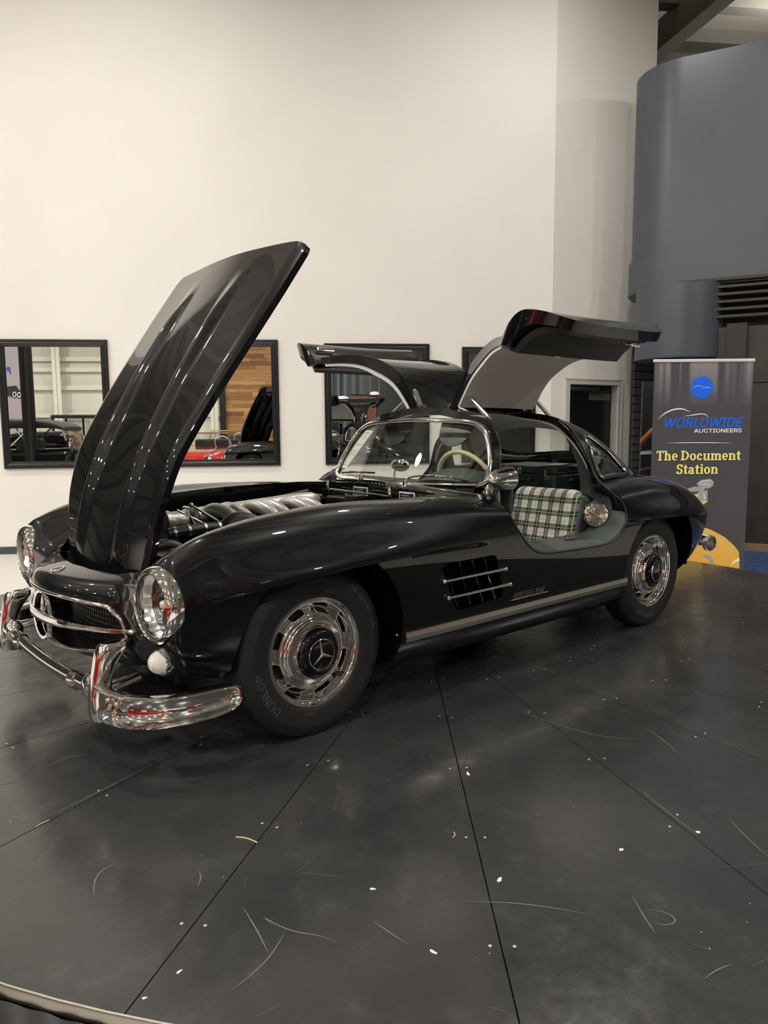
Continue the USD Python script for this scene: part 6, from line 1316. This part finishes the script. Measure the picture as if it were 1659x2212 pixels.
# ---- vintage cars parked in the hall
def vframe(u, L, ang):
    P = CAM+ray(u, 905)*L; P[2] = FZ; f0 = CR*[1, 1, 0]; f0 /= np.linalg.norm(f0); a = math.radians(ang); f = np.array([f0[0]*math.cos(a)-f0[1]*math.sin(a), f0[0]*math.sin(a)+f0[1]*math.cos(a), 0]); l = np.cross([0, 0, 1], f)
    return REFL@frame(P, f, l, [0, 0, 1.])
def loft(secs, n=32, e=.6):
    rows = []
    for x, yw, z0, z1 in secs:
        t = np.linspace(0, 2*PI, n+1)[:-1]; c, s_ = np.cos(t), np.sin(t); rows.append(np.stack([np.full(n, x), np.sign(c)*np.abs(c)**e*yw, (z0+z1)/2+np.sign(s_)*np.abs(s_)**e*(z1-z0)/2], 1))
    G = np.array(rows); k0 = np.arange(len(G)); G = PCH(k0, G, axis=0)(np.linspace(0, len(G)-1, 6*len(G))); m, k = G.shape[:2]; v = G.reshape(-1, 3)
    i, j = np.meshgrid(np.arange(m-1), np.arange(k), indexing='ij'); j2 = (j+1) % k; q = np.stack([i*k+j, i*k+j2, (i+1)*k+j2, (i+1)*k+j], -1).reshape(-1, 4); f = np.vstack([q[:, [0, 1, 2]], q[:, [0, 2, 3]]])
    v = np.vstack([v, G[0].mean(0)[None], G[-1].mean(0)[None]]); jj = np.arange(k); j2 = (jj+1) % k
    return oriented((v, np.vstack([f, np.stack([np.full(k, m*k), j2, jj], 1), np.stack([np.full(k, m*k+1), (m-1)*k+jj, (m-1)*k+j2], 1)])))
def old_car(label, u, L, ang, kind, body_m, second=None, scale=1.0, wb=3.1, Mx=None):
    Mx = vframe(u, L, ang) if Mx is None else Mx; org = (Mx@[0, 0, 0, 1])[:3]; C = thing('vintage_car', org, label, 'car')
    def add(name, m, mt, par=None, sm=45, **k): return obj(name, oriented(tf(m, Mx)), mt, par or C, smooth=sm, **k)
    xf, xr = wb/2, -wb/2; second = second or body_m
    if kind in ('tourer', 'saloon'):
        add('body', loft([(xr-.55, .45, .50, .95), (xr-.2, .66, .42, 1.06), (-.5, .72, .40, 1.08), (.45, .70, .40, 1.10), (.6, .62, .45, 1.12)], e=.45), body_m)
        add('bonnet', loft([(.55, .56, .50, 1.12), (1.2, .44, .52, 1.10), (xf+.10, .33, .55, 1.08)], e=.5), second)
        add('radiator', rbox((xf+.14, 0, .82), (.10, .62, .62), .05), chrome)
        for k in range(9): add('bonnet_louvre', cat(*[box((.75+.085*k, s*(.545-.012*k-.002), .85), (.03, .02, .26), .006) for s in (1,)]), jet)
    elif kind == 'buggy':
        add('body', loft([(-1.5, .5, .6, 1.05), (-1.2, .62, .5, 1.15), (.25, .62, .5, 1.15), (.5, .5, .55, 1.12)], e=.4), body_m); add('bonnet', loft([(.45, .42, .6, 1.1), (1.2, .34, .6, 1.04)], e=.5), body_m); add('radiator', rbox((1.22, 0, .80), (.08, .58, .56), .03), second)
    else:
        add('body', loft([(xr-1.1, .55, .42, .72), (xr-.9, .85, .34, .92), (xr, .95, .30, 1.0), (0, .95, .28, 1.0), (xf, .95, .30, .98), (xf+.75, .92, .34, .92), (xf+.95, .78, .40, .80)], e=.5), body_m)
        add('front_grille', rbox((xf+.93, 0, .56), (.10, 1.5, .22), .04), chrome); add('front_bumper', rbox((xf+1.02, 0, .40), (.12, 1.85, .14), .05), chrome)
        for s in (-1, 1):
            hl = add('headlamp', tf(lathe([(0, .04), (.09, .03), (.115, 0), (.11, -.05), (0, -.05)], 24), axis_frame((xf+.90, s*.70, .78), (1, 0, 0))), chrome)
    if kind in ('tourer', 'saloon', 'buggy'):
        for s in (-1, 1):
            for cx, r in ((xf-.05, .46), (xr+.05, .46)):
                a = np.linspace(-.15, PI+.35, 24) if cx > 0 else np.linspace(-.35, PI+.1, 24)
                add('wing', sweep(np.stack([cx-r*1.12*np.cos(a)*-1*-1, np.full(24, s*.74), .36+r*1.05*np.sin(a)], 1), [(-.15, -.03), (-.09, .02), (0, .04), (.09, .02), (.15, -.03), (0, .015)], up=(0, 1, 0.001) if False else np.stack([-np.cos(a), 0*a, np.sin(a)], 1)), second)
            add('running_board', box((0, s*.74, .34), (wb-1.0, .30, .05), .015), second)
            add('headlamp', tf(lathe([(0, .03), (.10, .02), (.125, 0), (.12, -.04), (.06, -.15), (0, -.17)], 28), axis_frame((xf+.16, s*.42, .96), (1, 0, 0))), chrome)
    for s in (-1, 1):
        for cx in (xf, xr):
            Fw = axis_frame((cx, s*.74, .36), (0, s, 0)); w = add('wheel', tf(lathe([(.22, .05), (.30, .075), (.345, .06), (.36, .0), (.345, -.06), (.22, -.05)], 36), Fw), rubber)
            add('wheel_disc', tf(lathe([(0, .075), (.05, .07), (.07, .045), (.215, .04), (.225, .05), (.225, -.03), (0, -.03)], 32), Fw), chrome if kind != 'buggy' else body_m, w)
            if kind == 'tourer': add('whitewall', tf(lathe([(.228, .056), (.295, .078), (.295, .072), (.228, .05)], 32), Fw), white_p, w)
    if kind in ('tourer', 'cabrio'):
        zb = 1.08 if kind == 'tourer' else .98
        wl = [(.52, -.60, zb), (.40, -.58, zb+.36), (.40, .58, zb+.36), (.52, .60, zb)]; w = add('windscreen_frame', tube(wl, .018, 8), chrome); add('windscreen_glass', thick(np.array([[wl[0], wl[1]], [wl[3], wl[2]]], float), .004), glass, w)
        a = np.linspace(0, 2*PI, 41)[:-1]; sw_ = axis_frame((.12, .33, zb+.10), (-.9, 0, .45)); add('steering_wheel', tf(sweep(np.stack([.2*np.cos(a), .2*np.sin(a), 0*a], 1), circ2(.013, 8), True), sw_), jet if kind == 'tourer' else white_p)
        add('seat', rbox((-.45, 0, zb), (.22, 1.1, .40), .06), dark_interior)
    if kind == 'tourer':
        add('folding_top', loft([(-1.35, .55, 1.30, 1.62), (-.9, .64, 1.50, 1.70), (0, .64, 1.50, 1.66), (.42, .60, 1.44, 1.52)], e=.5), pbr('black_canvas', (.012, .010, .009), .8) if not stage.GetPrimAtPath('/World/Looks/black_canvas') else '/World/Looks/black_canvas')
        for s in (-1, 1): add('top_bow', cat(tube([(-.75, s*.62, 1.02), (-1.0, s*.62, 1.55)], .014, 6), tube([(-.75, s*.62, 1.02), (-.2, s*.62, 1.54)], .014, 6)), chrome); add('spot_lamp', tf(lathe([(0, .03), (.09, .02), (.105, 0), (.06, -.09), (0, -.11)], 24), axis_frame((.62, s*.72, 1.20), (1, s*.2, 0))), chrome)
    if kind in ('saloon', 'buggy'):
        x0_, x1_ = (-1.35, .42) if kind == 'saloon' else (-1.30, .35); zt_ = 1.82
        add('roof', rbox(((x0_+x1_)/2, 0, zt_), (x1_-x0_+.12, 1.28, .10), .045), second)
        for x in (x0_+.03, -.45, x1_):
            for s in (-1, 1): add('roof_post', box((x, s*.60, 1.45), (.06, .05, .75), .012), body_m)
        if kind == 'saloon':
            for x, w_ in ((-.92, .82), (-.02, .78)):
                for s in (-1, 1): add('side_window', box((x, s*.60, 1.45), (w_, .01, .50)), glass)
        add('rear_panel', box((x0_, 0, 1.45), (.04, 1.2, .72), .01), body_m)
    if kind == 'fin': add('cabin', loft([(-1.3, .62, .95, 1.02), (-.95, .70, .95, 1.40), (.2, .72, .95, 1.42), (.75, .66, .95, 1.0)], e=.5), second)
    return C
red_p = pbr('signal_red', (.48, .012, .010), .12, coat=1); gold_c = pbr('mustard_gold', (.42, .27, .035), .12, coat=1); red_d = '/World/Looks/dark_red_enamel'
old_car('black open tourer with its canvas top up, nearest in the leftmost mirror', 112, 17.5, 4, 'tourer', paint)
old_car('tall black saloon with square windows, farthest back in the leftmost mirror', 160, 25.0, 185, 'saloon', jet)
old_car('low roofed black saloon behind the open tourer, in the leftmost mirror', 122, 21.3, 10, 'fin', paint, paint)
old_car('bright red car at the left edge of the leftmost mirror', -28, 27.5, 90, 'fin', red_p, red_p)
old_car('mustard gold open car with chrome lamps, in the mirror behind the bonnet', 500, 26.5, -100, 'cabrio', gold_c)
old_car('red open car with a wide chrome grille, in the mirror behind the bonnet', 455, 19.5, -95, 'cabrio', red_p)
old_car('black brass era buggy low in the mirror over the windscreen', 752, 21.5, -10, 'buggy', jet, chrome)
old_car('oxblood coupe parked across the hall, mirrored in the flank of the black coupe', 0, 0, 0, 'fin', pbr('oxblood', (.16, .006, .008), .1, coat=1), jet, Mx=T(6.4, -9.2, FZ)@R(.25, [0, 0, 1]))
